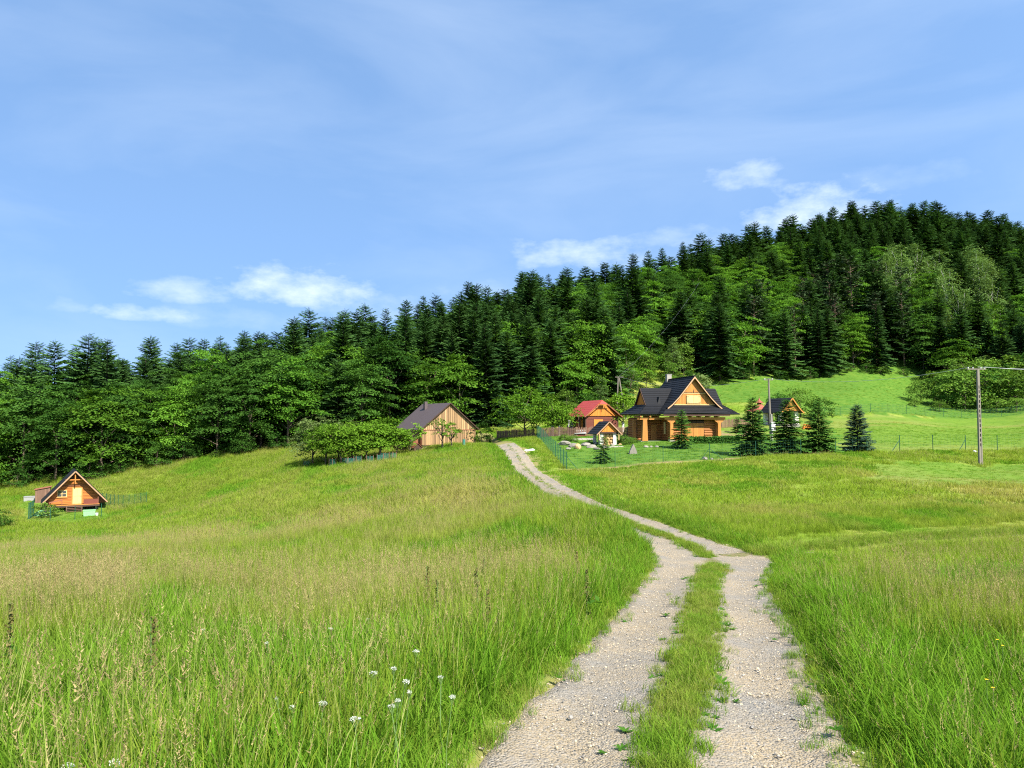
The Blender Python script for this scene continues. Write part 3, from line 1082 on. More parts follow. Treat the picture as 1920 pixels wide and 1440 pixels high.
WOOD = wood()
SPECIES = {
    'fir_tree': ('fir tree', {'edge': 'dark fir at the meadow edge', 'mid': 'dark green fir within the wood',
                              'ridge': 'dark fir tip against the sky'}),
    'beech_tree': ('beech tree', {'edge': 'leafy green beech at the meadow edge', 'mid': 'bright leafy beech within the wood',
                                  'ridge': 'leafy beech crown on the skyline'}),
    'pine_tree': ('pine tree', {'edge': 'pine with bare reddish trunk and tiered grey green crown', 'mid': 'pine with bare reddish trunk and tiered grey green crown', 'ridge': 'pine with bare reddish trunk and tiered grey green crown'}),
    'birch_tree': ('birch tree', {'edge': 'airy pale green birch with thin white trunk', 'mid': 'airy pale green birch with thin white trunk', 'ridge': 'airy pale green birch with thin white trunk'}),
    'aspen_tree': ('aspen tree', {'edge': 'slim young pale green tree behind the log cottage', 'mid': 'slim young pale green tree behind the log cottage', 'ridge': 'slim young pale green tree behind the log cottage'}),
}
GROUPS = {'fir_tree': 'firs of the hillside wood', 'beech_tree': 'beeches of the hillside wood', 'pine_tree': 'pines at the wood edge', 'birch_tree': 'birches in the wood',
          'aspen_tree': 'young trees behind the cottage'}
far_pts = []
PLACES = [(250, 'above the A-frame cabin'), (545, 'between the A-frame cabin and the orchard'), (745, 'behind the orchard'), (930, 'behind the barn'), (1075, 'behind the large fruit tree'),
          (1190, 'above the red roofed house'), (1390, 'above the log cottage'), (1560, 'above the pavilion'), (1740, 'above the upper meadow'), (9999, 'above the bushes by the concrete pole')]
for k in GROUPS:
    sel = sorted([w for w in WOOD if w[0].name == k], key=lambda w: -w[5])
    for i, w in enumerate(sel):
        if w[5] >= 5 and i < 300 and -30 < w[6] < 1950:
            zone = 'edge' if w[8] else ('ridge' if w[7] > .86 else 'mid')
            place = next(p for lim, p in PLACES if w[6] < lim)
            if k in ('fir_tree', 'beech_tree'):
                label = SPECIES[k][1][zone] + ', ' + place
                grp = GROUPS[k] + {'edge': ', front row', 'mid': '', 'ridge': ', skyline'}[zone] + ', ' + place
            else:
                label, grp = SPECIES[k][1][zone], GROUPS[k]
            plant_tree(w[0], w[1], w[2], label, SPECIES[k][0], grp, w[4], z=w[3])
        else:
            far_pts.append(w)


# ------------------------------------------------------------------ scattering of what nobody could count
def proto_collection(name, meshes, part):
    c = bpy.data.collections.new(name)
    for i, me in enumerate(meshes):
        o = bpy.data.objects.new('%s.%03d' % (part, i + 1), me)
        c.objects.link(o)
    return c


def scatter(name, xyz, rot, scl, idx, coll, attrs=None):
    me = bpy.data.meshes.new(name)
    n = len(xyz)
    me.vertices.add(n)
    me.vertices.foreach_set('co', np.asarray(xyz, np.float32).ravel())
    a = me.attributes.new('rot', 'FLOAT_VECTOR', 'POINT'); a.data.foreach_set('vector', np.asarray(rot, np.float32).ravel())
    a = me.attributes.new('scl', 'FLOAT_VECTOR', 'POINT'); a.data.foreach_set('vector', np.asarray(scl, np.float32).ravel())
    a = me.attributes.new('idx', 'INT', 'POINT'); a.data.foreach_set('value', np.asarray(idx, np.int32))
    for k, v in (attrs or {}).items():
        a = me.attributes.new(k, 'FLOAT', 'POINT'); a.data.foreach_set('value', np.asarray(v, np.float32))
    o = link(name, me, kind='stuff')
    ng = bpy.data.node_groups.new(name, 'GeometryNodeTree')
    ng.interface.new_socket('Geometry', in_out='INPUT', socket_type='NodeSocketGeometry')
    ng.interface.new_socket('Geometry', in_out='OUTPUT', socket_type='NodeSocketGeometry')
    N, L = ng.nodes, ng.links
    gi, go = N.new('NodeGroupInput'), N.new('NodeGroupOutput')
    ip = N.new('GeometryNodeInstanceOnPoints')
    ci = N.new('GeometryNodeCollectionInfo')
    ci.inputs['Collection'].default_value = coll
    ci.inputs['Separate Children'].default_value = True
    ci.inputs['Reset Children'].default_value = True
    ip.inputs['Pick Instance'].default_value = True

    def named(nm, ty):
        q = N.new('GeometryNodeInputNamedAttribute'); q.data_type = ty; q.inputs[0].default_value = nm
        return [s for s in q.outputs if s.enabled and s.name == 'Attribute'][0]
    L.new(gi.outputs[0], ip.inputs['Points'])
    L.new(ci.outputs[0], ip.inputs['Instance'])
    L.new(named('idx', 'INT'), ip.inputs['Instance Index'])
    er = N.new('FunctionNodeEulerToRotation')
    L.new(named('rot', 'FLOAT_VECTOR'), er.inputs[0])
    L.new(er.outputs[0], ip.inputs['Rotation'])
    L.new(named('scl', 'FLOAT_VECTOR'), ip.inputs['Scale'])
    L.new(ip.outputs[0], go.inputs[0])
    md = o.modifiers.new('scatter', 'NODES')
    md.node_group = ng
    return o


kinds_list = FIRS + BEECHES + PINES + BIRCHES + ASPENS
if far_pts:
    c = proto_collection('wood_shapes', [k.crown for k in kinds_list], 'tree_crown')
    f = np.array([[w[1], w[2], w[3] - .15] for w in far_pts])
    scatter('distant_wood', f, np.stack([np.zeros(len(f)), np.zeros(len(f)), rng.random(len(f)) * 6.28], 1), np.array([[w[4]] * 3 for w in far_pts]),
            [kinds_list.index(w[0]) for w in far_pts], c)
print('wood', len(WOOD), 'single', len(WOOD) - len(far_pts), {k: sum(1 for w in WOOD if w[0].name == k and w[5] >= 5) for k in GROUPS})

# ------------------------------------------------------------------ building materials
ROOF_BLACK = solid('black_shingle', (.0105, .0105, .0115), .6, .3, (3, 3, 3), spec=.22)
ROOF_BROWN = solid('brown_sheet_roof', (.075, .055, .052), .6, .12, (2, 2, 2), spec=.35)
ROOF_RED = solid('red_roof', (.36, .045, .030), .5, .12, (3, 3, 3), spec=.4)
ROOF_RUST = solid('rust_red_roof', (.26, .075, .045), .7, .2, (3, 3, 3))
WOOD_GOLD = solid('golden_wood', (.39, .165, .034), .65, .22, (9, 9, 1.2), obj_var=.14)
WOOD_PALE = solid('pale_wood', (.54, .37, .15), .65, .15, (9, 9, 1.2), obj_var=.08)
WOOD_LOG = solid('log_wood', (.30, .115, .030), .7, .3, (1.2, 6, 6), obj_var=.15)
WOOD_RAKE = solid('bare_edge_board', (.42, .25, .13), .65, .12, (5, 5, 5))
WOOD_ORANGE = solid('orange_wood', (.50, .165, .022), .6, .16, (9, 9, 1.5), obj_var=.10)
WOOD_CABIN = solid('honey_boards', (.37, .13, .026), .6, .25, (1.2, 8, 9), obj_var=.2)
WOOD_BARN = solid('bleached_larch', (.31, .19, .088), .75, .3, (10, 10, .8), obj_var=.45)
WOOD_RUSTPALE = solid('faded_edge_board', (.34, .20, .11), .7, .15, (5, 5, 5))
WOOD_DARK = solid('dark_stained_wood', (.055, .028, .018), .7, .3, (8, 8, 1.5), obj_var=.2)
WOOD_REDBROWN = solid('red_brown_boards', (.125, .034, .020), .65, .2, (1.5, 8, 8), obj_var=.15)
WOOD_RUST = solid('rusty_boards', (.20, .075, .038), .75, .3, (6, 6, 2), obj_var=.2)
WOOD_GREY = solid('weathered_picket', (.15, .085, .055), .8, .3, (8, 8, 2), obj_var=.3)
WOOD_POLE = solid('old_pole_wood', (.16, .135, .11), .85, .3, (6, 6, 1))
POLE_CONCRETE = solid('weathered_concrete', (.175, .155, .125), .9, .2, (4, 4, 2))
CONCRETE = solid('concrete', (.27, .25, .21), .9, .16, (4, 4, 2), bump=.2)
STONE = solid('field_stone', (.20, .18, .145), .9, .25, (3, 3, 3), obj_var=.18, bump=.4)
STONE_OCHRE = solid('sandstone', (.38, .25, .11), .9, .25, (4, 4, 4), obj_var=.2, bump=.4)
PLASTER = solid('white_plaster', (.52, .50, .44), .85, .08, (2, 2, 2))
IRON = solid('black_iron', (.02, .02, .02), .5, .1)
JOINT_SHADE = solid('dark_joint_and_shade', (.012, .010, .009), .9, .1)  # near-black for joints behind logs, and for shade painted into openings
FENCE_GREEN = solid('green_coated_wire', (.012, .07, .038), .55, .12)
GUARD_GREEN = solid('sea_green_mesh', (.035, .15, .11), .7, .15)
PALE_GREEN = solid('pale_green_plastic', (.20, .42, .19), .5, .08)
WHITE = solid('white_paint', (.60, .60, .57), .6, .06)
GREY_SHEET = solid('grey_sheet', (.25, .25, .235), .6, .12)
GLASS = solid('window_glass', (.05, .055, .06), .08, .05, spec=.8)
PAVING = solid('pale_paving', (.33, .30, .25), .9, .16, (2, 2, 2), bump=.2)


def planks_tri(parent, name, m, zb, zt_fn, x0, x1, y, w, thick=.03, gap=.012, jit=.006, zb_fn=None, part=None):
    """upright boards side by side from x0 to x1, tops following zt_fn; each board a piece of its own"""
    n = max(1, round((x1 - x0) / w))
    w = (x1 - x0) / n
    for i in range(n):
        a, b = x0 + i * w + gap / 2, x0 + (i + 1) * w - gap / 2
        za, zb_ = zt_fn(a), zt_fn(b)
        lo = zb if zb_fn is None else zb_fn((a + b) / 2)
        if max(za, zb_) - lo < .03:
            continue
        za, zb_ = max(za, lo + .005), max(zb_, lo + .005)
        yo = y + random.uniform(-jit, jit)
        pts = [(a, yo, lo), (b, yo, lo), (b, yo, zb_), (a, yo, za)]
        if a < 0 < b and abs(zt_fn(0) - max(za, zb_)) > .02:
            pts = [(a, yo, lo), (b, yo, lo), (b, yo, zb_), (0, yo, zt_fn(0)), (a, yo, za)]
        mb = MB(); mb.prism(pts, (0, -thick, 0))
        mb.build(name, m, parent)


def planks_level(parent, name, m, z0, z1, span_fn, y, h, thick=.03, gap=.012, jit=.005):
    """level boards stacked from z0 to z1, each as long as the span allows"""
    n = max(1, round((z1 - z0) / h))
    h = (z1 - z0) / n
    for i in range(n):
        a, b = z0 + i * h + gap / 2, z0 + (i + 1) * h - gap / 2
        l0, r0 = span_fn(a); l1, r1 = span_fn(b)
        if r0 - l0 < .05:
            continue
        if r1 <= l1: l1 = r1 = (l1 + r1) / 2
        yo = y + random.uniform(-jit, jit)
        mb = MB(); mb.prism([(l0, yo, a), (r0, yo, a), (r1, yo, b), (l1, yo, b)], (0, -thick, 0))
        mb.build(name, m, parent)


def log_row(parent, p0, p1, z0, n, r, m=None):
    for i in range(n):
        z = z0 + r + i * r * 1.86
        e = random.uniform(0, .08)
        d = (Vector(p1) - Vector(p0)).normalized()
        a, b = Vector(p0) - d * e, Vector(p1) + d * e
        mb = MB(); mb.tube([(a.x, a.y, z), (b.x, b.y, z)], [r * random.uniform(.94, 1.04)] * 2, 9)
        mb.build('log', m or WOOD_LOG, parent)


# ------------------------------------------------------------------ log cottage
def log_cottage():
    b = at(1300, 95.5)
    t = thing('log_cottage', 'large golden log cottage with steep black shingle roof and double garage doors under its gable', 'log cottage', (b.x, b.y, P(1300, 828, 95.5).z - .02), R(10))
    # plinth and slab
    MB().box(-3.25, 3.25, .02, 9.0, -1.2, .12).box(-6.5, -3.25, .9, 7.2, -1.2, .10).box(3.25, 4.9, 3.0, 7.0, -1.2, .10).build('foundation', STONE, t)
    MB().box(-5.3, -3.5, .2, .9, -1.2, -.18).box(-5.1, -3.5, -.3, .2, -1.2, -.35).build('doorstep', CONCRETE, t)
    # log walls
    r = .165
    lw = MB().box(-3.05, 3.05, .38, .42, .1, 2.9).build('front_wall', JOINT_SHADE, t)
    log_row(lw, (1.5, .36, 0), (2.95, .36, 0), .12, 9, r)
    log_row(lw, (-2.95, .36, 0), (-1.5, .36, 0), .12, 9, r)
    sw = MB().box(-3.02, -2.98, .42, 8.8, .1, 2.9).build('side_wall', JOINT_SHADE, t)
    log_row(sw, (-3.05, .45, 0), (-3.05, 3.2, 0), .12, 9, r)
    pw = MB().box(-6.0, -3.0, 3.1, 3.14, .1, 3.0).build('porch_wall', JOINT_SHADE, t)
    log_row(pw, (-6.1, 3.06, 0), (-3.1, 3.06, 0), .12, 9, r)
    rw = MB().box(2.98, 3.02, .42, 8.8, .1, 2.9).build('side_wall', JOINT_SHADE, t)
    log_row(rw, (3.05, .45, 0), (3.05, 8.8, 0), .12, 9, r)
    rw2 = MB().box(4.8, 4.84, 3.0, 6.8, .1, 3.0).build('wing_wall', WOOD_LOG, t)
    log_row(rw2, (3.2, 3.0, 0), (4.8, 3.0, 0), .12, 9, r)
    bw = MB().box(-6.0, 4.8, 6.8, 6.85, .1, 3.0).build('back_wall', WOOD_LOG, t)
    log_row(bw, (-6.05, 3.1, 0), (-6.05, 6.8, 0), .12, 9, r)
    # corner log ends of the front wall
    ce = MB()
    for x in (-3.05, 3.05):
        for i in range(9):
            ce.tube([(x, .15, .12 + r * (1.9 + i * 1.86)), (x, .75, .12 + r * (1.9 + i * 1.86))], [r * .9] * 2, 8)
    ce.build('corner_log_ends', WOOD_LOG, t, kind='stuff')
    # porch window and door
    d = MB().box(-4.5, -3.75, 2.84, 2.90, .12, 2.1).build('porch_door', WOOD_GOLD, t)
    MB().box(-3.83, -3.79, 2.78, 2.84, 1.0, 1.2).build('handle', IRON, d)
    w = MB().box(-5.5, -4.9, 2.83, 2.90, 1.1, 2.0).build('porch_shutter', WOOD_PALE, t)
    MB().box(-3.33, -3.28, 1.0, 1.5, .95, 2.45).build('side_shutter', WOOD_PALE, t)
    # garage doors
    MB().box(-1.55, 1.55, .30, .38, 2.30, 2.60).box(-1.55, -1.42, .28, .38, .12, 2.3).box(1.42, 1.55, .28, .38, .12, 2.3).build('door_frame', WOOD_DARK, t)
    for s in (-1, 1):
        x0, x1 = (-1.41, -.02) if s < 0 else (.02, 1.41)
        leaf = MB().box(x0, x1, .26, .30, .14, 2.29).build('garage_door', WOOD_GOLD, t)
        planks_tri(leaf, 'plank', WOOD_GOLD, .15, lambda x: 2.28, x0 + .01, x1 - .01, .255, .235, .025)
        for z in (.55, 1.85):
            MB().box(x0 + .05 if s < 0 else x1 - .95, x0 + .95 if s < 0 else x1 - .05, .215, .225, z, z + .05).build('hinge', IRON, leaf)
    # front posts with brackets on stone blocks
    for x in (-3.1, 3.1):
        p = MB()
        p.prism([(x - .22, -.62, .35), (x + .22, -.62, .35), (x + .17, -.62, 2.5), (x - .17, -.62, 2.5)], (0, .40, 0))
        p = p.build('post', WOOD_GOLD, t)
        q = MB()
        for s in (-1, 1):
            q.prism([(x + s * .172, -.58, 2.15), (x + s * .172, -.58, 2.72), (x + s * .62, -.58, 2.72), (x + s * .5, -.58, 2.52), (x + s * .28, -.58, 2.40)], (0, .3, 0))
        q.box(x - .17, x + .17, -.58, -.28, 2.5, 2.72)
        q.build('bracket', WOOD_GOLD, p)
        MB().box(x - .32, x + .32, -.7, -.12, -1.0, .35).build('stone_block', STONE, p)
    MB().box(-3.9, 3.9, -.58, -.24, 2.722, 3.02).build('front_beam', WOOD_GOLD, t)
    MB().box(-6.9, -3.35, .92, 1.22, 2.722, 3.0).build('porch_beam', WOOD_GOLD, t)
    for i in range(6):
        x = -2.9 + i * 1.16
        MB().tube([(x, -.98, 3.13), (x, .4, 3.13)], [.10, .10], 8).build('rafter_end', WOOD_PALE, t)
    for i, (x, y0) in enumerate(((-6.6, .6), (-5.4, .6), (-4.3, .6))):
        MB().tube([(x, y0, 3.1), (x, 3.0, 3.1)], [.10, .10], 8).build('rafter_end', WOOD_LOG, t)
    # porch posts
    p = MB().prism([(-6.35, .85, .10), (-5.62, .85, .10), (-5.72, .85, 2.72), (-6.22, .85, 2.72)], (0, .45, 0)).build('porch_post', WOOD_GOLD, t)
    MB().prism([(-6.75, 3.1, .1), (-6.35, 3.1, .1), (-6.4, 3.1, 2.72), (-6.7, 3.1, 2.72)], (0, .4, 0)).build('porch_post', WOOD_LOG, t)
    # ceiling boards under the eaves
    MB().box(-4.1, 4.1, -.9, 8.6, 3.24, 3.28).box(-6.5, -4.1, .7, 7.2, 3.24, 3.28).build('eave_boarding', WOOD_DARK, t)
    # gable
    zt = lambda x: 8.0 - abs(x) * 1.235
    gb = MB().prism([(-2.8, .10, 4.5), (2.8, .10, 4.5), (0, .10, 7.96)], (0, .1, 0)).build('gable', WOOD_GOLD, t)
    planks_tri(gb, 'plank', WOOD_GOLD, 6.02, zt, -1.6, 1.6, .04, .16, .035)
    planks_tri(gb, 'plank', WOOD_GOLD, 4.58, lambda x: min(5.98, zt(x)), -2.76, 2.76, .09, .17, .03)
    MB().box(-1.62, 1.62, .0, .05, 5.93, 6.02).box(-2.8, 2.8, -.02, .05, 4.5, 4.6).build('gable_moulding', WOOD_PALE, gb)
    de = MB()
    for i in range(20):
        x = -1.52 + i * .16
        de.prism([(x - .06, -.01, 6.02), (x + .06, -.01, 6.02), (x, -.01, 6.18)], (0, -.012, 0))
    de.build('carved_edge', WOOD_DARK, gb)
    MB().prism([(-.07, -.02, 6.1), (.07, -.02, 6.1), (.0, -.02, 6.5)], (0, -.02, 0)).build('carved_finial', WOOD_DARK, gb)
    for s in (-1, 1):
        x0, x1 = (-.90, -.015) if s < 0 else (.015, .90)
        sh = MB().box(x0, x1, -.06, -.005, 4.72, 5.72).build('shutter', WOOD_PALE, t)
        for z in (4.86, 5.52):
            MB().box(min(s * .93, s * .62), max(s * .93, s * .62), -.075, -.062, z, z + .045).build('hinge', IRON, sh)
    # rake boards
    for s in (-1, 1):
        k = MB()
        pts = [(0, 8.06), (2.1, 5.48), (2.95, 4.62), (3.55, 4.15)]
        for (xa, za), (xb, zb) in zip(pts[:-1], pts[1:]):
            k.prism([(s * xa, -.52, za - .24 if xa == 0 else za - .18), (s * xb, -.52, zb - .18), (s * xb, -.52, zb - .02), (s * xa, -.52, za - .02)], (0, .07, 0))
        k.build('edge_board', WOOD_RAKE, t)
    # main roof: two bell-shaped slopes and the skirt in front
    pr = [(0, 8.10), (1.1, 6.72), (2.1, 5.50), (2.95, 4.64), (3.55, 4.16)]
    rf = MB()
    for s in (-1, 1):
        for (xa, za), (xb, zb) in zip(pr[:-1], pr[1:]):
            n = max(2, round(math.hypot(xa - xb, za - zb) / .33))
            rf.slope((s * xb, -.44, zb), (s * xb, 9.2, zb), (s * xa, -.44, za), (s * xa, 9.2, za), n, .055, .08)
        rf.slope((s * 4.45, -1.15, 3.42), (s * 4.45, 9.3, 3.42), (s * 3.5, .0, 4.19), (s * 3.5, 9.2, 4.19), 4, .055, .08)
    rf.box(-.14, .14, -.44, 9.2, 8.06, 8.17)
    rf.build('main_roof', ROOF_BLACK, t)
    sk = MB()
    xs = np.linspace(-1, 1, 9)
    for a, c in zip(xs[:-1], xs[1:]):
        lo = lambda q: 3.36 + .13 * (1 - q * q) + .06 * q ** 6          # the eave rises a little in the middle
        sk.slope((a * 4.45, -1.15, lo(a)), (c * 4.45, -1.15, lo(c)), (a * 2.95, .06, 4.56), (c * 2.95, .06, 4.56), 6, .05, .09)
    sk.build('front_skirt_roof', ROOF_BLACK, t)
    MB().box(-4.3, 4.3, -1.08, -1.0, 3.18, 3.34).build('eave_board', WOOD_DARK, t)
    # cross wing
    wg = MB()
    wp = [(4.3, 6.75), (3.2, 5.55), (2.2, 4.55), (1.3, 3.92), (.45, 3.42)]
    xe = [5.35, 5.35, 5.35, 6.05, 6.85]
    for i in range(4):
        (ya, za), (yb, zb) = wp[i], wp[i + 1]
        n = max(2, round(math.hypot(ya - yb, za - zb) / .33))
        wg.slope((-xe[i + 1], yb, zb), (-1.2, yb, zb), (-xe[i], ya, za), (-1.2, ya, za), n, .055, .08)
        wg.slope((1.2, yb, zb), (xe[i + 1] - .5, yb, zb), (1.2, ya, za), (xe[i] - .5, ya, za), n, .055, .08)
        wg.slope((-xe[i + 1], 8.6 - yb, zb), (-1.2, 8.6 - yb, zb), (-xe[i], 8.6 - ya, za), (-1.2, 8.6 - ya, za), n, .055, .08)
        wg.slope((1.2, 8.6 - yb, zb), (xe[i + 1] - .5, 8.6 - yb, zb), (1.2, 8.6 - ya, za), (xe[i] - .5, 8.6 - ya, za), n, .055, .08)
    wg.slope((-6.85, 8.15, 3.42), (-6.85, .45, 3.42), (-5.3, 6.4, 4.62), (-5.3, 2.2, 4.62), 5, .05, .08)
    wg.slope((6.35, .45, 3.42), (6.35, 8.15, 3.42), (4.8, 2.2, 4.62), (4.8, 6.4, 4.62), 5, .05, .08)
    wg.build('wing_roof', ROOF_BLACK, t)
    g2 = MB().prism([(-5.22, 2.3, 4.5), (-5.22, 6.3, 4.5), (-5.22, 4.3, 6.66)], (.1, 0, 0)).build('wing_gable', WOOD_ORANGE, t)
    MB().prism([(4.62, 2.3, 4.5), (4.62, 6.3, 4.5), (4.62, 4.3, 6.66)], (.1, 0, 0)).build('wing_gable', WOOD_ORANGE, t)
    k = MB()
    for (ya, za), (yb, zb) in zip(wp[:3], wp[1:3]):
        for f in (lambda y: y, lambda y: 8.6 - y):
            k.bar((-5.42, f(ya), za - .06), (-5.42, f(yb), zb - .06), .06, .2)
    k.build('edge_board', WOOD_DARK, t)
    ch = MB().box(-.32, .32, 7.9, 8.5, 7.4, 8.75).build('chimney', CONCRETE, t)
    MB().box(-.37, .37, 7.85, 8.55, 8.752, 8.83).build('chimney_cap', CONCRETE, ch)
    MB().prism([(-3.75, 2.35, 4.75), (-3.35, 2.35, 4.75), (-3.55, 2.35, 5.6)], (0, .9, 0)).build('roof_vent', IRON, t)


log_cottage()


# ------------------------------------------------------------------ barn
def barn():
    b = at(843, 110)
    t = thing('barn', 'wide barn of bleached upright boards with dark brown roof and small chimney', 'barn', (b.x, 110, P(843, 834, 110).z), R(30))
    W, H, E, L = 4.35, 5.95, 2.35, 9.5
    zt = lambda x: H - .12 - abs(x) * (H - E) / W
    MB().box(-W + .15, W - .15, .1, L, -1.6, .02).build('stone_foundation', STONE, t)
    MB().prism([(-W + .2, .06, .02), (W - .2, .06, .02), (W - .2, .06, E - .1), (0, .06, H - .2), (-W + .2, .06, E - .1)], (0, L - .1, 0)).build('wall_core', WOOD_DARK, t)
    lower = MB().box(-W + .16, W - .16, .03, .055, .03, 2.1).build('lower_wall', WOOD_DARK, t)
    planks_tri(lower, 'plank', WOOD_BARN, .0, lambda x: 2.12, -W + .16, W - .16, .03, .30, .035, .055)
    upper = MB().box(-W + .5, W - .5, .0, .028, 2.2, 2.4).build('upper_wall', WOOD_DARK, t)
    planks_tri(upper, 'plank', WOOD_BARN, 2.16, zt, -W + .06, W - .06, -.002, .30, .035, .045)
    MB().box(-W + .05, W - .05, -.06, -.035, 2.08, 2.17).build('cross_board', WOOD_RUST, t)
    MB().box(-W + .1, W - .1, -.05, .03, -.10, .03).build('sill_beam', WOOD_DARK, t)
    rf = MB()
    for s in (-1, 1):
        rf.slope((s * (W + .25), -.35, E - .2), (s * (W + .25), L + .2, E - .2), (0, -.35, H), (0, L + .2, H), 7, .012, .07)
    rf.build('roof', ROOF_BROWN, t)
    for s in (-1, 1):
        MB().bar((s * (W + .25), -.38, E - .24), (0, -.38, H - .05), .05, .12).build('edge_board', WOOD_DARK, t)
    c = MB().box(-1.2, -.75, 6.0, 6.5, 4.6, 6.25).build('chimney', ROOF_BROWN, t)
    # side facing the orchard: rusty boards, a dark panel painted as a bay's shade, a lean-to frame
    sd = MB().box(-W + .1, -W + .18, .1, L - .2, .0, 2.2).build('side_wall', WOOD_RUST, t)
    for i in range(20):
        y = .25 + i * .45
        if 5.2 < y < 6.8: continue
        MB().box(-W + .06, -W + .1, y, y + .43, -.3, 2.15).build('plank', WOOD_RUST, sd)
    MB().box(-W + .03, -W + .1, 5.3, 6.7, -.5, 1.9).build('bay_shade_panel', JOINT_SHADE, t)  # closed slab, the bay's inner shade put into its colour
    st = MB().box(-W - 2.2, -W - .05, .9, 1.0, -1.5, .9).build('lean_to_board', WOOD_RUST, t)
    MB().box(-W - 2.25, -W - 2.1, .9, 3.6, -1.5, 1.0).build('lean_to_side', WOOD_RUST, t)
    MB().bar((-W - 2.2, 3.2, -1.5), (-W - 2.2, 3.2, 1.9), .14, .14).bar((-W - 2.2, 1.0, -1.5), (-W - 2.2, 1.0, 1.8), .14, .14).build('post', WOOD_DARK, t)
    c = at(746, 116)
    aw = thing('awning', 'white canvas awning stretched beside the barn eave', 'awning', (X(744, 113), 113, P(744, 814, 113).z), R(25))
    k = MB()
    for i in range(6):
        k.prism([(-1.1 + i * .36, 0, .35 - .05 * math.sin(i)), (-1.1 + (i + 1) * .36, 0, .35 - .05 * math.sin(i + 1)),
                 (-1.1 + (i + 1) * .36, 1.5, .05), (-1.1 + i * .36, 1.5, .05)], (0, 0, .02))
    k.build('canvas', WHITE, aw)
    MB().tube([(-1.05, 0, -3.0), (-1.05, 0, .33)], .03, 6).tube([(1.0, 0, -3.0), (1.0, 0, .33)], .03, 6).build('frame', IRON, aw)


barn()


def kennel():
    b = at(784, 104)
    t = thing('kennel', 'small dark brown wooden kennel with pitched roof in front of the barn', 'kennel', (b.x, b.y, b.z + .1), R(24))
    MB().prism([(-.55, 0, -.3), (.55, 0, -.3), (.55, 0, .65), (0, 0, 1.12), (-.55, 0, .65)], (0, 1.25, 0)).build('wall', WOOD_DARK, t)
    r = MB()
    for s in (-1, 1):
        r.slope((s * .72, -.12, .55), (s * .72, 1.4, .55), (0, -.12, 1.2), (0, 1.4, 1.2), 4, .03, .04)
    r.build('roof', WOOD_RUST, t)
    MB().prism([(-.22, -.004, -.1), (.22, -.004, -.1), (.22, -.004, .4), (0, -.004, .55), (-.22, -.004, .4)], (0, -.01, 0)).build('doorway_shade', JOINT_SHADE, t)  # solid panel coloured near-black for the shade inside the kennel


kennel()


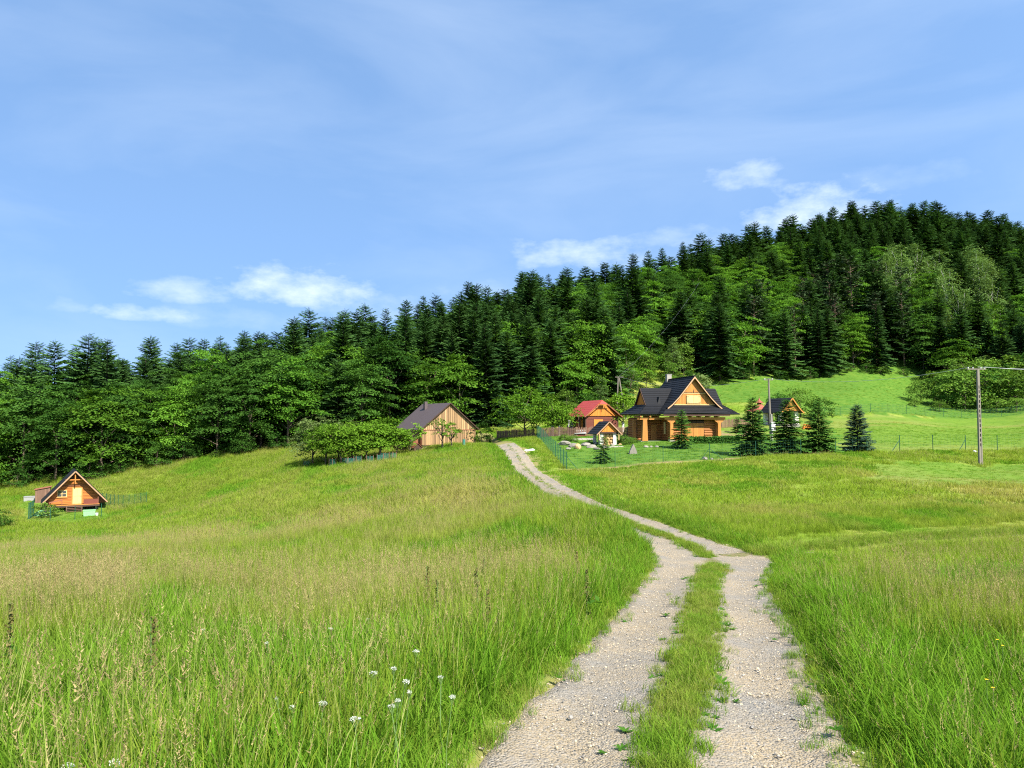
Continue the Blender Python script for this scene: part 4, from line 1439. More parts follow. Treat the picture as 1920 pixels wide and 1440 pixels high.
# ------------------------------------------------------------------ red-roofed house
def red_house():
    b = at(1128, 108)
    t = thing('red_roofed_house', 'small red brown wooden house with bright red roof and orange gable', 'house', (b.x, 108, P(1128, 814, 108).z), R(17))
    W, E, H, L = 2.45, 2.5, 4.75, 6.5
    MB().box(-W, W, .1, L, -1.2, .0).build('foundation', STONE, t)
    MB().box(-W + .05, W - .05, .05, L, .0, E).build('wall', WOOD_REDBROWN, t)
    fw = MB().box(-W, W, .0, .048, .0, .3).build('front_wall', WOOD_REDBROWN, t)
    planks_level(fw, 'plank', WOOD_REDBROWN, .02, E - .02, lambda z: (-W, W), -.002, .22, .035)
    MB().box(-W - .05, -W + .1, -.08, .08, 0, E).box(W - .1, W + .05, -.08, .08, 0, E).build('corner_post', WOOD_DARK, t)
    gz_ = lambda x: min(H - .1 - abs(x) * .93, 4.3)
    gb = MB().prism([(-W, -.12, E), (W, -.12, E), (.2, -.12, 4.4), (-.2, -.12, 4.4)], (0, .1, 0)).build('gable', WOOD_ORANGE, t)
    planks_tri(gb, 'plank', WOOD_ORANGE, E + .04, gz_, -W + .05, W - .05, -.13, .24, .03, .02)
    sh = MB().box(-1.15, .05, -.1, -.04, .75, 2.05).build('window_shutter', WOOD_ORANGE, t)
    MB().box(-1.22, -1.155, -.11, -.045, .7, 2.1).box(.055, .12, -.11, -.045, .7, 2.1).build('frame', WOOD_GOLD, sh)
    rf = MB()
    for s in (-1, 1):
        rf.slope((s * (W + .42), -.75, E - .05), (s * (W + .42), L + .3, E - .05), (0, -.15, H), (0, L + .3, H), 7, .02, .07)
    rf.slope((-.62, -.72, 4.16), (.62, -.72, 4.16), (0, -.1, H + .01), (0, -.1, H + .01), 2, .02, .05)
    rf.build('roof', ROOF_RED, t)
    for s in (-1, 1):
        MB().bar((s * (W + .42), -.72, E - .13), (s * .6, -.72, 4.12), .05, .13).build('edge_board', WOOD_RUST, t)
    MB().box(-.85, .85, -.70, -.62, 4.02, 4.12).box(-.05, .05, -.68, -.62, 3.6, 4.02).build('gable_truss', WOOD_GOLD, t)
    # dark porch on the left side with orange shutters
    MB().box(-W - .02, -W + .05, .1, 4.5, .0, E).build('porch_back', WOOD_DARK, t)
    for y in (.9, 2.6):
        MB().box(-W - .07, -W - .022, y, y + .75, .75, 2.0).build('side_shutter', WOOD_ORANGE, t)
    for y in (.15, 2.2, 4.4):
        MB().box(-W - 1.0, -W - .88, y, y + .12, .0, E).build('porch_post', WOOD_DARK, t)
    MB().box(-W - .98, -W - .9, .15, 4.5, .55, .75).box(-W - 1.02, -W - .86, .1, 4.6, .95, 1.03).build('porch_rail', WOOD_REDBROWN, t)
    MB().box(-W - 1.1, -W - .05, .0, 4.6, -.5, .04).build('porch_floor', WOOD_DARK, t)
    b2 = at(1076, 109)
    s = thing('grey_panel', 'grey upright panel leaning at the porch corner of the red roofed house', 'panel', (X(1069, 111), 111, gz(X(1069, 111), 111)), R(10))
    MB().box(-.35, .35, 0, .05, 0, 1.9).build('sheet', GREY_SHEET, s)
    MB().box(-.4, .4, .052, .1, 0, .1).box(-.4, .4, .052, .1, 1.8, 1.9).build('batten', WOOD_DARK, s)
    b3 = at(1088, 103)
    s = thing('dog_house', 'low wooden hutch with grey slanted lid beside the red roofed house', 'hutch', (X(1088, 103), 103, P(1088, 815, 103).z), R(-6))
    MB().prism([(-.65, 0, -.5), (.65, 0, -.5), (.65, 0, .18), (-.65, 0, .18)], (0, .9, 0)).build('body', WOOD_REDBROWN, s)
    MB().slope((-.78, -.15, .15), (.78, -.15, .15), (-.62, .95, .62), (.62, .95, .62), 3, .012, .04).build('lid', GREY_SHEET, s)
    for i, (u, v) in enumerate(((1113, 786),)):
        pass


red_house()


# ------------------------------------------------------------------ stone hut with black roof
def rock_mesh(name, m, seed, sx, sy, sz, rough=.22):
    g = np.random.default_rng(seed)
    bm = bmesh.new()
    bmesh.ops.create_icosphere(bm, subdivisions=2, radius=1)
    pl = unit(g.normal(size=(7, 3)))
    for v in bm.verts:
        p = np.array(v.co)
        for n in pl:
            k = p @ n - .72
            if k > 0: p = p - n * k * .85
        p = p * (1 + rough * .4 * (g.random() - .5))
        v.co = (p[0] * sx, p[1] * sy, p[2] * sz)
    me = bpy.data.meshes.new(name)
    bm.to_mesh(me); bm.free()
    me.materials.append(m)
    return me


def stone_hut():
    d = 91
    b = at(1140, d)
    t = thing('stone_barbecue_hut', 'little stone barbecue hut with black shingle roof, orange gable and white pillars', 'barbecue hut', (b.x, d, P(1140, 838, d).z), R(14))
    H, E, W, L = 3.0, 1.75, 1.28, 2.6
    for s in (-1, 1):
        MB().prism([(s * .62, .0, -.4), (s * 1.05, .0, -.4), (s * .98, .0, E), (s * .62, .0, E)], (0, .45, 0)).build('pillar', PLASTER, t)
        MB().box(s * .86 - .16, s * .86 + .16, L - .5, L - .1, -.4, E).build('pillar', PLASTER, t)
        MB().tube([(s * 1.22, -.25, E - .95), (s * 1.22, -.25, E + .02)], .05, 6).build('hanging_post', WOOD_PALE, t)
    k = 0
    hearth = MB().box(-.60, .60, .3, 1.8, -.4, 1.6).build('hearth', STONE_OCHRE, t)
    for zi in range(5):
        for xi in range(3):
            me = rock_mesh('stone', STONE_OCHRE, 900 + k, .24, .2, .19); k += 1
            o = link('stone', me, hearth); o.location = (-.4 + xi * .4 + (zi % 2) * .1, .28, -.1 + zi * .36); o.rotation_euler = (0, random.random(), random.random() * 3)
    for i in range(9):
        me = rock_mesh('stone', STONE if i % 2 else STONE_OCHRE, 950 + i, .34, .3, .24)
        o = link('stone', me, t); o.location = (-1.3 + i * .33, -.25 - .2 * (i % 2), -.1 + .14 * (i % 3)); o.rotation_euler = (0, 0, i)
    gb = MB().prism([(-W + .1, -.12, E), (W - .1, -.12, E), (0, -.12, H - .1)], (0, .06, 0)).build('gable', WOOD_ORANGE, t)
    planks_tri(gb, 'plank', WOOD_ORANGE, E + .02, lambda x: H - .08 - abs(x) * 1.06, -W + .12, W - .12, -.125, .22, .025, .015)
    MB().box(-W, W, -.22, -.05, E - .16, E).build('beam', WOOD_DARK, t)
    rf = MB()
    for s in (-1, 1):
        rf.slope((s * (W + .28), -.4, E - .25), (s * (W + .28), L + .3, E - .25), (0, -.4, H), (0, L + .3, H), 6, .045, .05)
    rf.build('roof', ROOF_BLACK, t)
    for s in (-1, 1):
        MB().bar((s * (W + .28), -.44, E - .31), (0, -.44, H - .06), .05, .10).build('edge_board', WOOD_RUSTPALE, t)


stone_hut()


# ------------------------------------------------------------------ A-frame cabin below the wood
def cabin():
    d = 97
    t = thing('a_frame_cabin', 'honey coloured A-frame wooden cabin with black roof down to the grass', 'cabin', (X(146, d), d, P(146, 955, d).z), R(31))
    H, L, half, zb = 4.8, 6.0, 3.5, .95
    k = (H - zb) / half
    edge = lambda z: (H - z) / k
    for x in (-2.4, -.8, .8, 2.4):
        for y in (.2, 3.0, 5.6):
            MB().box(x - .12, x + .12, y - .12, y + .12, -1.4, .55).build('footing', CONCRETE, t)
    dk = MB().box(-2.9, 2.7, -.9, L, .55, .60).build('deck', WOOD_DARK, t)
    for i in range(6):
        MB().box(-2.9, 2.7, -.95 + i * .17, -.80 + i * .17, .602, .635).build('plank', WOOD_GOLD, dk)
    MB().box(-2.9, 2.7, -.93, -.86, .38, .58).build('deck_edge', WOOD_DARK, t)
    MB().box(-2.7, 2.5, .3, L - .2, -1.2, .5).build('underfloor_shade', JOINT_SHADE, t)  # near-black block painted as the shade beneath the deck
    wall = MB().prism([(-edge(.64) + .15, .5, .64), (edge(.64) - .15, .5, .64), (0, .5, H - .3)], (0, .05, 0)).build('front_wall', WOOD_RUST, t)

    def span(z):
        e = edge(z) - .18
        return (-min(e, 2.8), min(e, 2.6))
    planks_level(wall, 'plank', WOOD_CABIN, .66, H - 1.05, span, .49, .19, .05, .03, .012)
    MB().prism([(-edge(3.8) + .16, .28, 3.8), (edge(3.8) - .16, .28, 3.8), (0, .28, H - .22)], (0, .02, 0)).build('gable_recess', WOOD_DARK, t)
    MB().box(-1.05, 1.05, -.30, -.18, 3.62, 3.74).box(-.06, .06, -.32, -.17, 3.2, H - .3).build('gable_truss', WOOD_CABIN, t)
    MB().box(-1.6, 1.6, .36, .45, 2.86, 2.95).build('cross_board', WOOD_RUST, t)
    dr = MB().box(-.22, .74, .36, .45, .64, 2.62).build('door', WOOD_PALE, t)
    fr = MB().box(-.34, -.225, .34, .45, .64, 2.74).box(.745, .86, .34, .45, .64, 2.74).box(-.225, .745, .34, .45, 2.625, 2.74).build('door_frame', WOOD_GOLD, t)
    for a, b_ in ((.75, 1.5), (1.62, 2.5)):
        for xx in (-.12, .30):
            MB().box(xx, xx + .34, .335, .358, a, b_).build('panel', WOOD_PALE, dr)
    MB().box(.66, .70, .30, .357, 1.5, 1.65).build('handle', IRON, dr)
    w = MB().box(-1.9, -.85, .38, .45, 1.55, 2.38).build('window', WOOD_PALE, t)
    for xx in (-1.83, -1.35):
        for zz in (1.62, 2.0):
            MB().box(xx, xx + .41, .365, .378, zz, zz + .31).build('pane', GLASS, w)
    MB().box(-2.0, -.75, .32, .39, 1.47, 1.545).build('sill', WOOD_GOLD, w)
    MB().box(.95, 2.6, -.6, -.52, .64, 1.25).build('balustrade', WOOD_REDBROWN, t)
    MB().bar((-2.7, -.6, 1.02), (-1.35, -.6, 1.28), .07, .14).build('porch_rail', WOOD_RUST, t)
    MB().box(-1.42, -1.34, -.64, -.56, .62, 1.35).box(-2.75, -2.67, -.64, -.56, .62, 1.1).box(2.5, 2.58, -.64, -.56, .62, 1.5).build('rail_post', WOOD_RUST, t)
    stp = MB().box(-.95, -.89, -1.6, -.93, -.3, .5).box(.72, .78, -1.6, -.93, -.3, .5).build('steps', WOOD_GREY, t)
    for i in range(4):
        MB().box(-.88, .71, -1.6 + i * .17, -1.44 + i * .17, -.1 + i * .17, -.06 + i * .17).build('tread', WOOD_GREY, stp)
    rf = MB()
    for s in (-1, 1):
        rf.slope((s * (half + .1), -.55, zb - .1), (s * (half + .1), L + .3, zb - .1), (0, -.55, H), (0, L + .3, H), 12, .02, .09)
    rf.build('roof', ROOF_BLACK, t)
    for s in (-1, 1):
        MB().bar((s * (half + .1), -.60, zb - .16), (0, -.60, H - .07), .07, .14).build('edge_board', WOOD_RUSTPALE, t)
    # things round the cabin
    d2 = 103
    s = thing('wooden_shed', 'narrow grey brown board shed with slanted lid behind the A-frame cabin', 'shed', (X(86, d2), d2, P(86, 945, d2).z), R(28))
    MB().prism([(-.85, 0, -.5), (.85, 0, -.5), (.85, 0, 2.15), (-.85, 0, 1.85)], (0, 1.5, 0)).build('wall', WOOD_GREY, s)
    planks_tri(s, 'plank', WOOD_GREY, -.4, lambda x: 2.0 + x * .17, -.84, .84, -.002, .21, .02, .02)
    MB().prism([(-1.0, -.15, 1.86), (1.0, -.15, 2.22), (1.0, -.15, 2.28), (-1.0, -.15, 1.92)], (0, 1.9, 0)).build('roof', WOOD_RUST, s)
    d3 = 93.5
    s = thing('garden_chest', 'pale green plastic garden chest by the A-frame cabin steps', 'garden chest', (X(174, d3), d3, gz(X(174, d3), d3)), R(27))
    MB().prism([(-.62, 0, .0), (.58, 0, .0), (.62, 0, .62), (-.66, 0, .62)], (0, .6, 0)).build('body', PALE_GREEN, s)
    MB().box(-.70, .66, -.04, .64, .622, .72).build('lid', PALE_GREEN, s)
    s = thing('bucket', 'small white bucket at the right end of the cabin deck', 'bucket', (X(186, d3), d3 + .2, gz(X(186, d3), d3 + .2)), 0)
    MB().tube([(0, 0, 0), (0, 0, .32)], [.14, .19], 12).build('body', WHITE, s)
    MB().tube([(-.18, 0, .31), (0, -.1, .42), (.18, 0, .31)], .01, 5).build('handle', IRON, s)
    s = thing('plant_tub', 'white tub with a plant at the left front corner of the cabin', 'plant tub', (X(98, 94), 94, gz(X(98, 94), 94)), 0)
    MB().tube([(0, 0, -.1), (0, 0, .5)], [.17, .24], 12).build('body', WHITE, s)
    d4 = 93.8
    s = thing('tarpaulin_heap', 'low heap under a crumpled green tarpaulin left of the cabin deck', 'tarpaulin', (X(84, d4), d4, gz(X(84, d4), d4)), 0)
    link('cover', rock_mesh('cover', PALE_GREEN, 77, 1.0, .6, .75, .5), s)
    d5 = 105
    s = thing('water_tank', 'whitish water tank beside the shed behind the cabin', 'water tank', (X(62, d5), d5, gz(X(62, d5), d5)), R(20))
    MB().box(-.7, .7, 0, .9, -.3, .5).build('tank', GREY_SHEET, s)
    MB().box(-.75, .75, -.05, .95, .502, .56).build('lid', GREY_SHEET, s)


cabin()


# ------------------------------------------------------------------ two garden pavilions behind the firs
def pavilion():
    d = 116
    t = thing('garden_pavilion', 'open pavilion with black shingle roof, orange gable and white tapered pillars', 'pavilion', (X(1480, d), d, P(1480, 796, d).z), R(24))
    H, E, W, L = 4.0, 1.95, 1.85, 3.8
    MB().box(-1.9, 1.9, -.1, L + .1, -1.0, .02).build('floor_slab', CONCRETE, t)
    for x, y in ((-1.45, .1), (1.45, .1), (-1.45, L - .5), (1.45, L - .5)):
        MB().prism([(x - .42, y, .02), (x + .42, y, .02), (x + .28, y, E), (x - .28, y, E)], (0, .42, 0)).build('pillar', PLASTER, t)
    for y in (1.0, 2.0, 2.8):
        p = MB().box(-1.5, -1.38, y, y + .12, .02, E).build('post', WOOD_DARK, t)
    for x in (-.6, .6):
        MB().box(x - .06, x + .06, L - .3, L - .18, .02, E).build('post', WOOD_DARK, t)
    MB().box(-1.52, -1.36, .6, L - .6, .5, .62).box(-1.4, 1.4, L - .32, L - .2, .5, .62).build('rail', WOOD_DARK, t)
    MB().box(-1.6, -1.35, .0, L, E, E + .2).box(1.35, 1.6, .0, L, E, E + .2).box(-1.34, 1.34, .05, .3, E, E + .2).build('beam', WOOD_DARK, t)
    br = MB()
    for y in (.8, 1.6, 2.4, 3.2):
        br.prism([(-1.45, y - .25, E), (-1.45, y + .25, E), (-1.45, y, E - .3)], (.06, 0, 0))
    br.build('bracket', WOOD_DARK, t)
    gb = MB().prism([(-W, -.2, E + .12), (W, -.2, E + .12), (0, -.2, H - .08)], (0, .08, 0)).build('gable', WOOD_ORANGE, t)
    planks_tri(gb, 'plank', WOOD_GOLD, E + .14, lambda x: H - .1 - abs(x) * 1.0, -W + .05, W - .05, -.205, .3, .03, .015)
    pr = [(0, H), (.8, 3.08), (1.6, 2.28), (2.25, 1.78)]
    rf = MB()
    for s in (-1, 1):
        for (xa, za), (xb, zb) in zip(pr[:-1], pr[1:]):
            rf.slope((s * xb, -.55, zb), (s * xb, L + .4, zb), (s * xa, -.55, za), (s * xa, L + .4, za), 3, .05, .06)
    rf.build('roof', ROOF_BLACK, t)
    for s in (-1, 1):
        k = MB()
        for (xa, za), (xb, zb) in zip(pr[:-1], pr[1:]):
            k.bar((s * xa, -.6, za - .08), (s * xb, -.6, zb - .08), .07, .17)
        k.build('edge_board', WOOD_GOLD, t)
    d = 124
    t = thing('tiered_gazebo', 'round gazebo with two tier rust red roof behind the black roofed pavilion', 'gazebo', (X(1423, d), d, P(1423, 797, d).z), R(10))
    n = 6
    ring = lambda r, z: [(r * math.cos(2 * PI * k / n), r * math.sin(2 * PI * k / n), z) for k in range(n)]
    rf = MB()
    for (ra, za), (rb, zb) in (((.35, 3.35), (1.15, 2.75)), ((1.15, 2.75), (2.45, 2.15)), ((.02, 4.35), (.2, 3.95)), ((.2, 3.95), (.75, 3.55))):
        A, B = ring(ra, za), ring(rb, zb)
        for k in range(n):
            rf.slope(B[k], B[(k + 1) % n], A[k], A[(k + 1) % n], 2, .03, .04)
    rf.build('roof', ROOF_RUST, t)
    cu = MB().tube([(0, 0, 3.2), (0, 0, 3.6)], [.34, .34], 6).build('cupola', WOOD_REDBROWN, t)
    MB().tube([(0, 0, 4.3), (0, 0, 4.75)], [.05, .02], 6).build('finial', WOOD_REDBROWN, t)
    for p in ring(2.0, 0):
        MB().box(p[0] - .08, p[0] + .08, p[1] - .08, p[1] + .08, -.5, 2.3).build('post', WOOD_DARK, t)
    MB().tube([(0, 0, -.6), (0, 0, .05)], [2.2, 2.2], 6).build('floor_slab', CONCRETE, t)
    s = thing('wood_pile', 'small pile of split orange logs on the lawn right of the pavilion', 'log pile', (X(1513, 112), 112, gz(X(1513, 112), 112)), R(10))
    for zi in range(3):
        for xi in range(5 - zi):
            MB().tube([(-.6 + xi * .28 + zi * .14, 0, .13 + zi * .25), (-.6 + xi * .28 + zi * .14, .5, .13 + zi * .25)], [.13, .13], 7).build('log', WOOD_ORANGE, s)


pavilion()

# ------------------------------------------------------------------ fences
def fence_line(name, label, cat, group, pts, spacing, h, post_r, post_m, mesh_m=None, braces=(), cell=(.10, .10), wire=.007, mesh_top=1.0):
    """posts along a polyline of world points with wire netting between"""
    line = resample(np.array(pts), .05)
    seg = np.linalg.norm(np.diff(line, axis=0), axis=1).sum()
    n = max(1, round(seg / spacing))
    idx = np.linspace(0, len(line) - 1, n + 1).astype(int)
    Q = [Vector((line[i][0], line[i][1], gz(*line[i]))) for i in idx]
    t = thing(name, label, cat, Q[0], 0, group)
    Q = [q - Vector(t.location) for q in Q]
    for i, q in enumerate(Q):
        MB().tube([q - Vector((0, 0, .3)), q + Vector((0, 0, h * random.uniform(.98, 1.04)))], post_r, 7).build('post', post_m, t)
    if mesh_m:
        for a, b in zip(Q[:-1], Q[1:]):
            mb = MB()
            L = (b - a).length
            nv = max(2, int(L / cell[0]))
            hz = h * mesh_top
            for i in range(1, nv):
                p = a.lerp(b, i / nv)
                mb.add([p + Vector((-wire, 0, .04)), p + Vector((wire, 0, .04)), p + Vector((wire, 0, hz)), p + Vector((-wire, 0, hz))], [(0, 1, 2, 3)])
            k = int(hz / cell[1])
            up = Vector((0, 0, wire))
            for i in range(k + 1):
                z = Vector((0, 0, .04 + (hz - .04) * i / k))
                mb.add([a + z - up, b + z - up, b + z + up, a + z + up], [(0, 1, 2, 3)])
            mb.build('wire_netting', mesh_m, t)
    for i, dx, dy in braces:
        q = Q[i]
        MB().tube([q + Vector((0, 0, h * .72)), q + Vector((dx, dy, -.1))], post_r * .8, 6).build('brace', post_m, t)
    return t


C0 = ud((1062, 71))[0]
fence_line('netting_fence', 'green wire netting fence running beside the gravel track up to the brown picket fence', 'fence', 'green wire netting fences', [C0, ud((1035, 84))[0], ud((1015, 98))[0], ud((1006, 107))[0]],
           2.45, 1.62, .035, FENCE_GREEN, FENCE_GREEN, [(0, 1.1, .15)], wire=.0028, cell=(.16, .2))
fence_line('netting_fence', 'green posts and thin wire along the lower lawn edge under the cottage', 'fence', 'green wire netting fences', ud((1062, 71), (1320, 72.8), (1500, 74.3)), 4.9, 1.5, .03, FENCE_GREEN, FENCE_GREEN,
           [(3, -.9, .2), (3, 1.5, .2)], cell=(.25, .30), wire=.0035)
fence_line('netting_fence', 'green posts with slanted braces along the field edge by the concrete pole', 'fence', 'green wire netting fences',
           ud((1564, 75.2), (1640, 76.2), (1800, 77.2), (2040, 79.2)), 3.3, 1.6, .035, FENCE_GREEN, FENCE_GREEN, [(2, -1.0, -.2), (2, -.55, .6), (4, -.8, -.1)], cell=(.3, .32), wire=.0035)
fence_line('netting_fence', 'far thin dark fence across the upper meadow below the bushes', 'fence', 'green wire netting fences', ud((1545, 139), (1640, 145), (1800, 149), (2060, 151)), 4.0, 1.6, .04, FENCE_GREEN, FENCE_GREEN,
           cell=(.3, .3), wire=.009)
fence_line('netting_fence', 'short green netting fence on the meadow right of the A-frame cabin', 'fence', 'green wire netting fences', ud((183, 101.5), (232, 99.5), (280, 99.5)), .75, 1.5, .03, FENCE_GREEN, FENCE_GREEN, wire=.006)
fence_line('netting_fence', 'rolled green netting on posts left of the A-frame cabin', 'fence', 'green wire netting fences', ud((61, 90), (70, 93.5)), 1.2, 1.9, .045, FENCE_GREEN, FENCE_GREEN, wire=.005, cell=(.1, .1))
fence_line('netting_fence', 'thin green posts in front of the A-frame cabin steps', 'fence', 'green wire netting fences', ud((61, 90), (115, 89.5), (136, 89.6), (197, 92)), 2.9, 1.55, .035, FENCE_GREEN, FENCE_GREEN, cell=(.3, .4), wire=.003)


def picket_fence(label, pts, h=1.15, tall=()):
    line = resample(np.array(pts), .16)
    z = ground(line[:, 0], line[:, 1])
    o = Vector((line[0][0], line[0][1], z[0]))
    t = thing('picket_fence', label, 'fence', o, 0, 'brown picket fences')
    tang = np.gradient(line, axis=0); tang /= np.linalg.norm(tang, axis=1)[:, None]
    shapes = [MB().prism([(-.055, 0, -.1), (.055, 0, -.1), (.055, 0, h + j), (0, 0, h + .08 + j), (-.055, 0, h + j)], (0, .025, 0)).mesh('picket', WOOD_GREY) for j in (-.05, 0, .05)]
    for i, (p, zz) in enumerate(zip(line, z)):
        q = link('picket', shapes[random.randrange(3)], t)
        q.location = (p[0] - o.x, p[1] - o.y, zz - o.z); q.rotation_euler = (0, random.gauss(0, .02), math.atan2(tang[i][1], tang[i][0]))
    for f in (.25, .8):
        mb = MB()
        for i in range(0, len(line) - 12, 12):
            j = min(i + 12, len(line) - 1)
            mb.bar((line[i][0] - o.x, line[i][1] - o.y + .05, z[i] - o.z + h * f), (line[j][0] - o.x, line[j][1] - o.y + .05, z[j] - o.z + h * f), .05, .07)
        mb.build('rail', WOOD_GREY, t)
    for i in range(0, len(line), 16):
        MB().box(line[i][0] - o.x - .06, line[i][0] - o.x + .06, line[i][1] - o.y + .08, line[i][1] - o.y + .2, z[i] - o.z - .3, z[i] - o.z + h + .1).build('post', WOOD_PALE if i in tall else WOOD_GREY, t)


picket_fence('weathered brown picket fence under the trees at the top of the track', ud((932, 116), (970, 111), (1004, 108)))
picket_fence('red brown picket fence between the track and the stone hut', ud((1013, 105), (1080, 103), (1120, 103.5), (1190, 106)), tall=(16, 32))
picket_fence('brown picket fence behind the log cottage by the small spruce', ud((1352, 114), (1408, 116)))


# ------------------------------------------------------------------ poles and lines
def concrete_pole():
    d = 67.5
    b = Vector((X(1834, d), d, gz(X(1834, d), d)))
    t = thing('concrete_pole', 'slotted grey concrete electricity pole standing in the mown meadow', 'electricity pole', b, R(6))
    H = P(1832, 692, d).z - b.z
    k = MB()
    w0, w1 = .165, .095
    hw = lambda z: w0 + (w1 - w0) * z / H
    cuts = [0.0, 2.2] + [2.2 + i * .42 for i in range(1, 12)] + [H]
    for s in (-1, 1):                                   # two legs of the pole with rungs between: the slots are real
        k.prism([(s * hw(0), -.13, -.6), (s * hw(0) * .40, -.13, -.6), (s * hw(H) * .40, -.09, H), (s * hw(H), -.09, H)], (0, .2, 0))
    zs = [(-.6, 1.6), (6.9, H)] + [(1.6 + .42 * i + .27, 1.6 + .42 * (i + 1)) for i in range(12)]
    for a, c in zs:
        k.box(-hw(a) * .41, hw(a) * .41, -.10, .06, a, c)
    k.build('shaft', POLE_CONCRETE, t)
    MB().box(-1.0, .75, -.06, .06, H - .05, H + .04).build('crossarm', WOOD_POLE, t)
    for x in (-.9, -.45, .3, .65):
        MB().tube([(x, 0, H + .04), (x, 0, H + .18)], [.03, .05], 6).build('insulator', WHITE, t)
    return Vector((b.x, b.y, b.z + H + .18))


def timber_pole():
    d = 92
    x = X(1444, d)
    b = Vector((x, d, gz(x, d)))
    top = P(1441, 710, d)
    H = top.z - b.z
    t = thing('timber_pole', 'old timber electricity pole with white meter box between the garden spruces', 'electricity pole', b, 0)
    MB().tube([(0, 0, -.5), (top.x - x, 0, H)], [.15, .10], 9).build('shaft', WOOD_POLE, t)
    MB().tube([(.12, -.12, -.2), (.05, -.12, 3.3)], [.12, .11], 8).build('stub_post', CONCRETE, t)
    MB().box(top.x - x - .55, top.x - x + .55, -.05, .05, H - .2, H - .1).build('crossarm', WOOD_POLE, t)
    for q in (-.45, .45):
        MB().tube([(top.x - x + q, 0, H - .1), (top.x - x + q, 0, H + .06)], [.03, .05], 6).build('insulator', WHITE, t)
    zb = P(1447, 807, d).z - b.z
    bx = MB().box(-.05, .42, -.45, -.16, zb, zb + 1.0).build('meter_box', WHITE, t)
    MB().box(.34, .38, -.47, -.452, zb + .4, zb + .55).build('latch', IRON, bx)
    return Vector((top.x, d, top.z + .02))


def a_pole():
    d = 135
    x = X(1163, d)
    b = Vector((x, d, gz(x, d)))
    top = P(1160, 707, d)
    H = top.z - b.z
    t = thing('a_pole', 'two legged timber electricity pole at the foot of the wood behind the red roof', 'electricity pole', b, 0)
    MB().tube([(-.7, 0, -.4), (top.x - x - .1, 0, H)], [.15, .10], 8).build('leg', WOOD_POLE, t)
    MB().tube([(1.0, 0, -.4), (top.x - x + .1, 0, H - .2)], [.15, .10], 8).build('leg', WOOD_POLE, t)
    MB().box(top.x - x - .6, top.x - x + .8, -.06, .06, H - .05, H + .06).build('crossarm', WOOD_POLE, t)
    return Vector((top.x, d, top.z + .1))


PC, PT, PA = concrete_pole(), timber_pole(), a_pole()


def cable(a, b, sag, label, r=.016):
    t = thing('power_line', label, 'power line', a, 0, 'overhead power lines')
    pts = [(b - a) * q + Vector((0, 0, -4 * sag * q * (1 - q))) for q in np.linspace(0, 1, 22)]
    MB().tube(pts, r, 5).build('wire', PALEWIRE, t)


PALEWIRE = solid('aluminium_wire', (.36, .37, .36), .4, .05, metal=.5)
cable(PT, PC + Vector((-.6, 0, 0)), .8, 'pale wire sagging from the timber pole to the concrete pole')
cable(PA, PT, 1.3, 'dark wire from the two legged pole to the timber pole above the black roof')
cable(PC, PC + Vector((38, 6, 1.0)), .6, 'wire leaving the concrete pole to the right')
cable(PC + Vector((.6, 0, 0)), PC + Vector((38, 6.8, .9)), .75, 'second wire leaving the crossarm of the concrete pole to the right')
cable(PA, PA + Vector((27, 52, 26)), 1.5, 'wire climbing from the two legged pole over the wood', .006)


# ------------------------------------------------------------------ garden conifers
def spruce(seed, u, v, d, vtop, wpx, m, label, group='young spruces in the garden', droop=.28, power=1.02, step=.24):
    x = X(u, d)
    z = gz(x, d)
    H = P(u, vtop, d).z - z
    m = m
    k = Kind('spruce_tree', fir_mesh('crown', m, H, wpx / 2 / F_PX * d * 1.08, seed, base=.03, step=step, nb=15, droop=droop, power=power, pairs=7, ragged=.16),
             trunk_mesh('trunk', BARK, H * .97, H * .016 + .02, (), seed, 0, 6, .12), H, 1, 'cone')
    return plant_tree(k, x, d, label, 'spruce', group, z=z, bury=.03)


spruce(501, 1409, 852, 76.2, 744, 66, SPRUCE_LEAF, 'young spruce at the left end of the row of three, beside the log cottage')
spruce(502, 1473, 850, 76.6, 748, 64, SPRUCE_LEAF, 'young spruce in front of the black roofed pavilion, middle of the row of three')
spruce(503, 1533, 848, 76.8, 752, 68, SPRUCE_LEAF, 'broad young spruce at the right end of the row of three')
spruce(504, 1606, 846, 77.2, 758, 46, BLUE_SPRUCE_LEAF, 'dense grey green spruce standing alone near the field fence', droop=-.1, power=.8)
spruce(505, 1277, 842, 86, 768, 36, SPRUCE_LEAF, 'slender spruce before the garage doors of the log cottage')
spruce(506, 1130, 870, 75.5, 818, 33, SPRUCE_LEAF, 'smallest spruce on the lawn in front of the stone hut', step=.2)
spruce(507, 1381, 804, 106, 782, 16, SPRUCE_LEAF, 'tiny spruce before the brown fence right of the log cottage', step=.2)

# ------------------------------------------------------------------ orchard, garden trees and bushes
def orchard_kind(seed, H, rx, m=None, base=1.25, **kw):
    a = dict(ns=84, nl=60, spray=.95, leaf=.13, lump=.35, droop=.25)
    a.update(kw)
    return broad_kind('apple_tree', m or APPLE_LEAF, BARK, seed, H, base, rx, tr=.14, nlimb=11, **a)


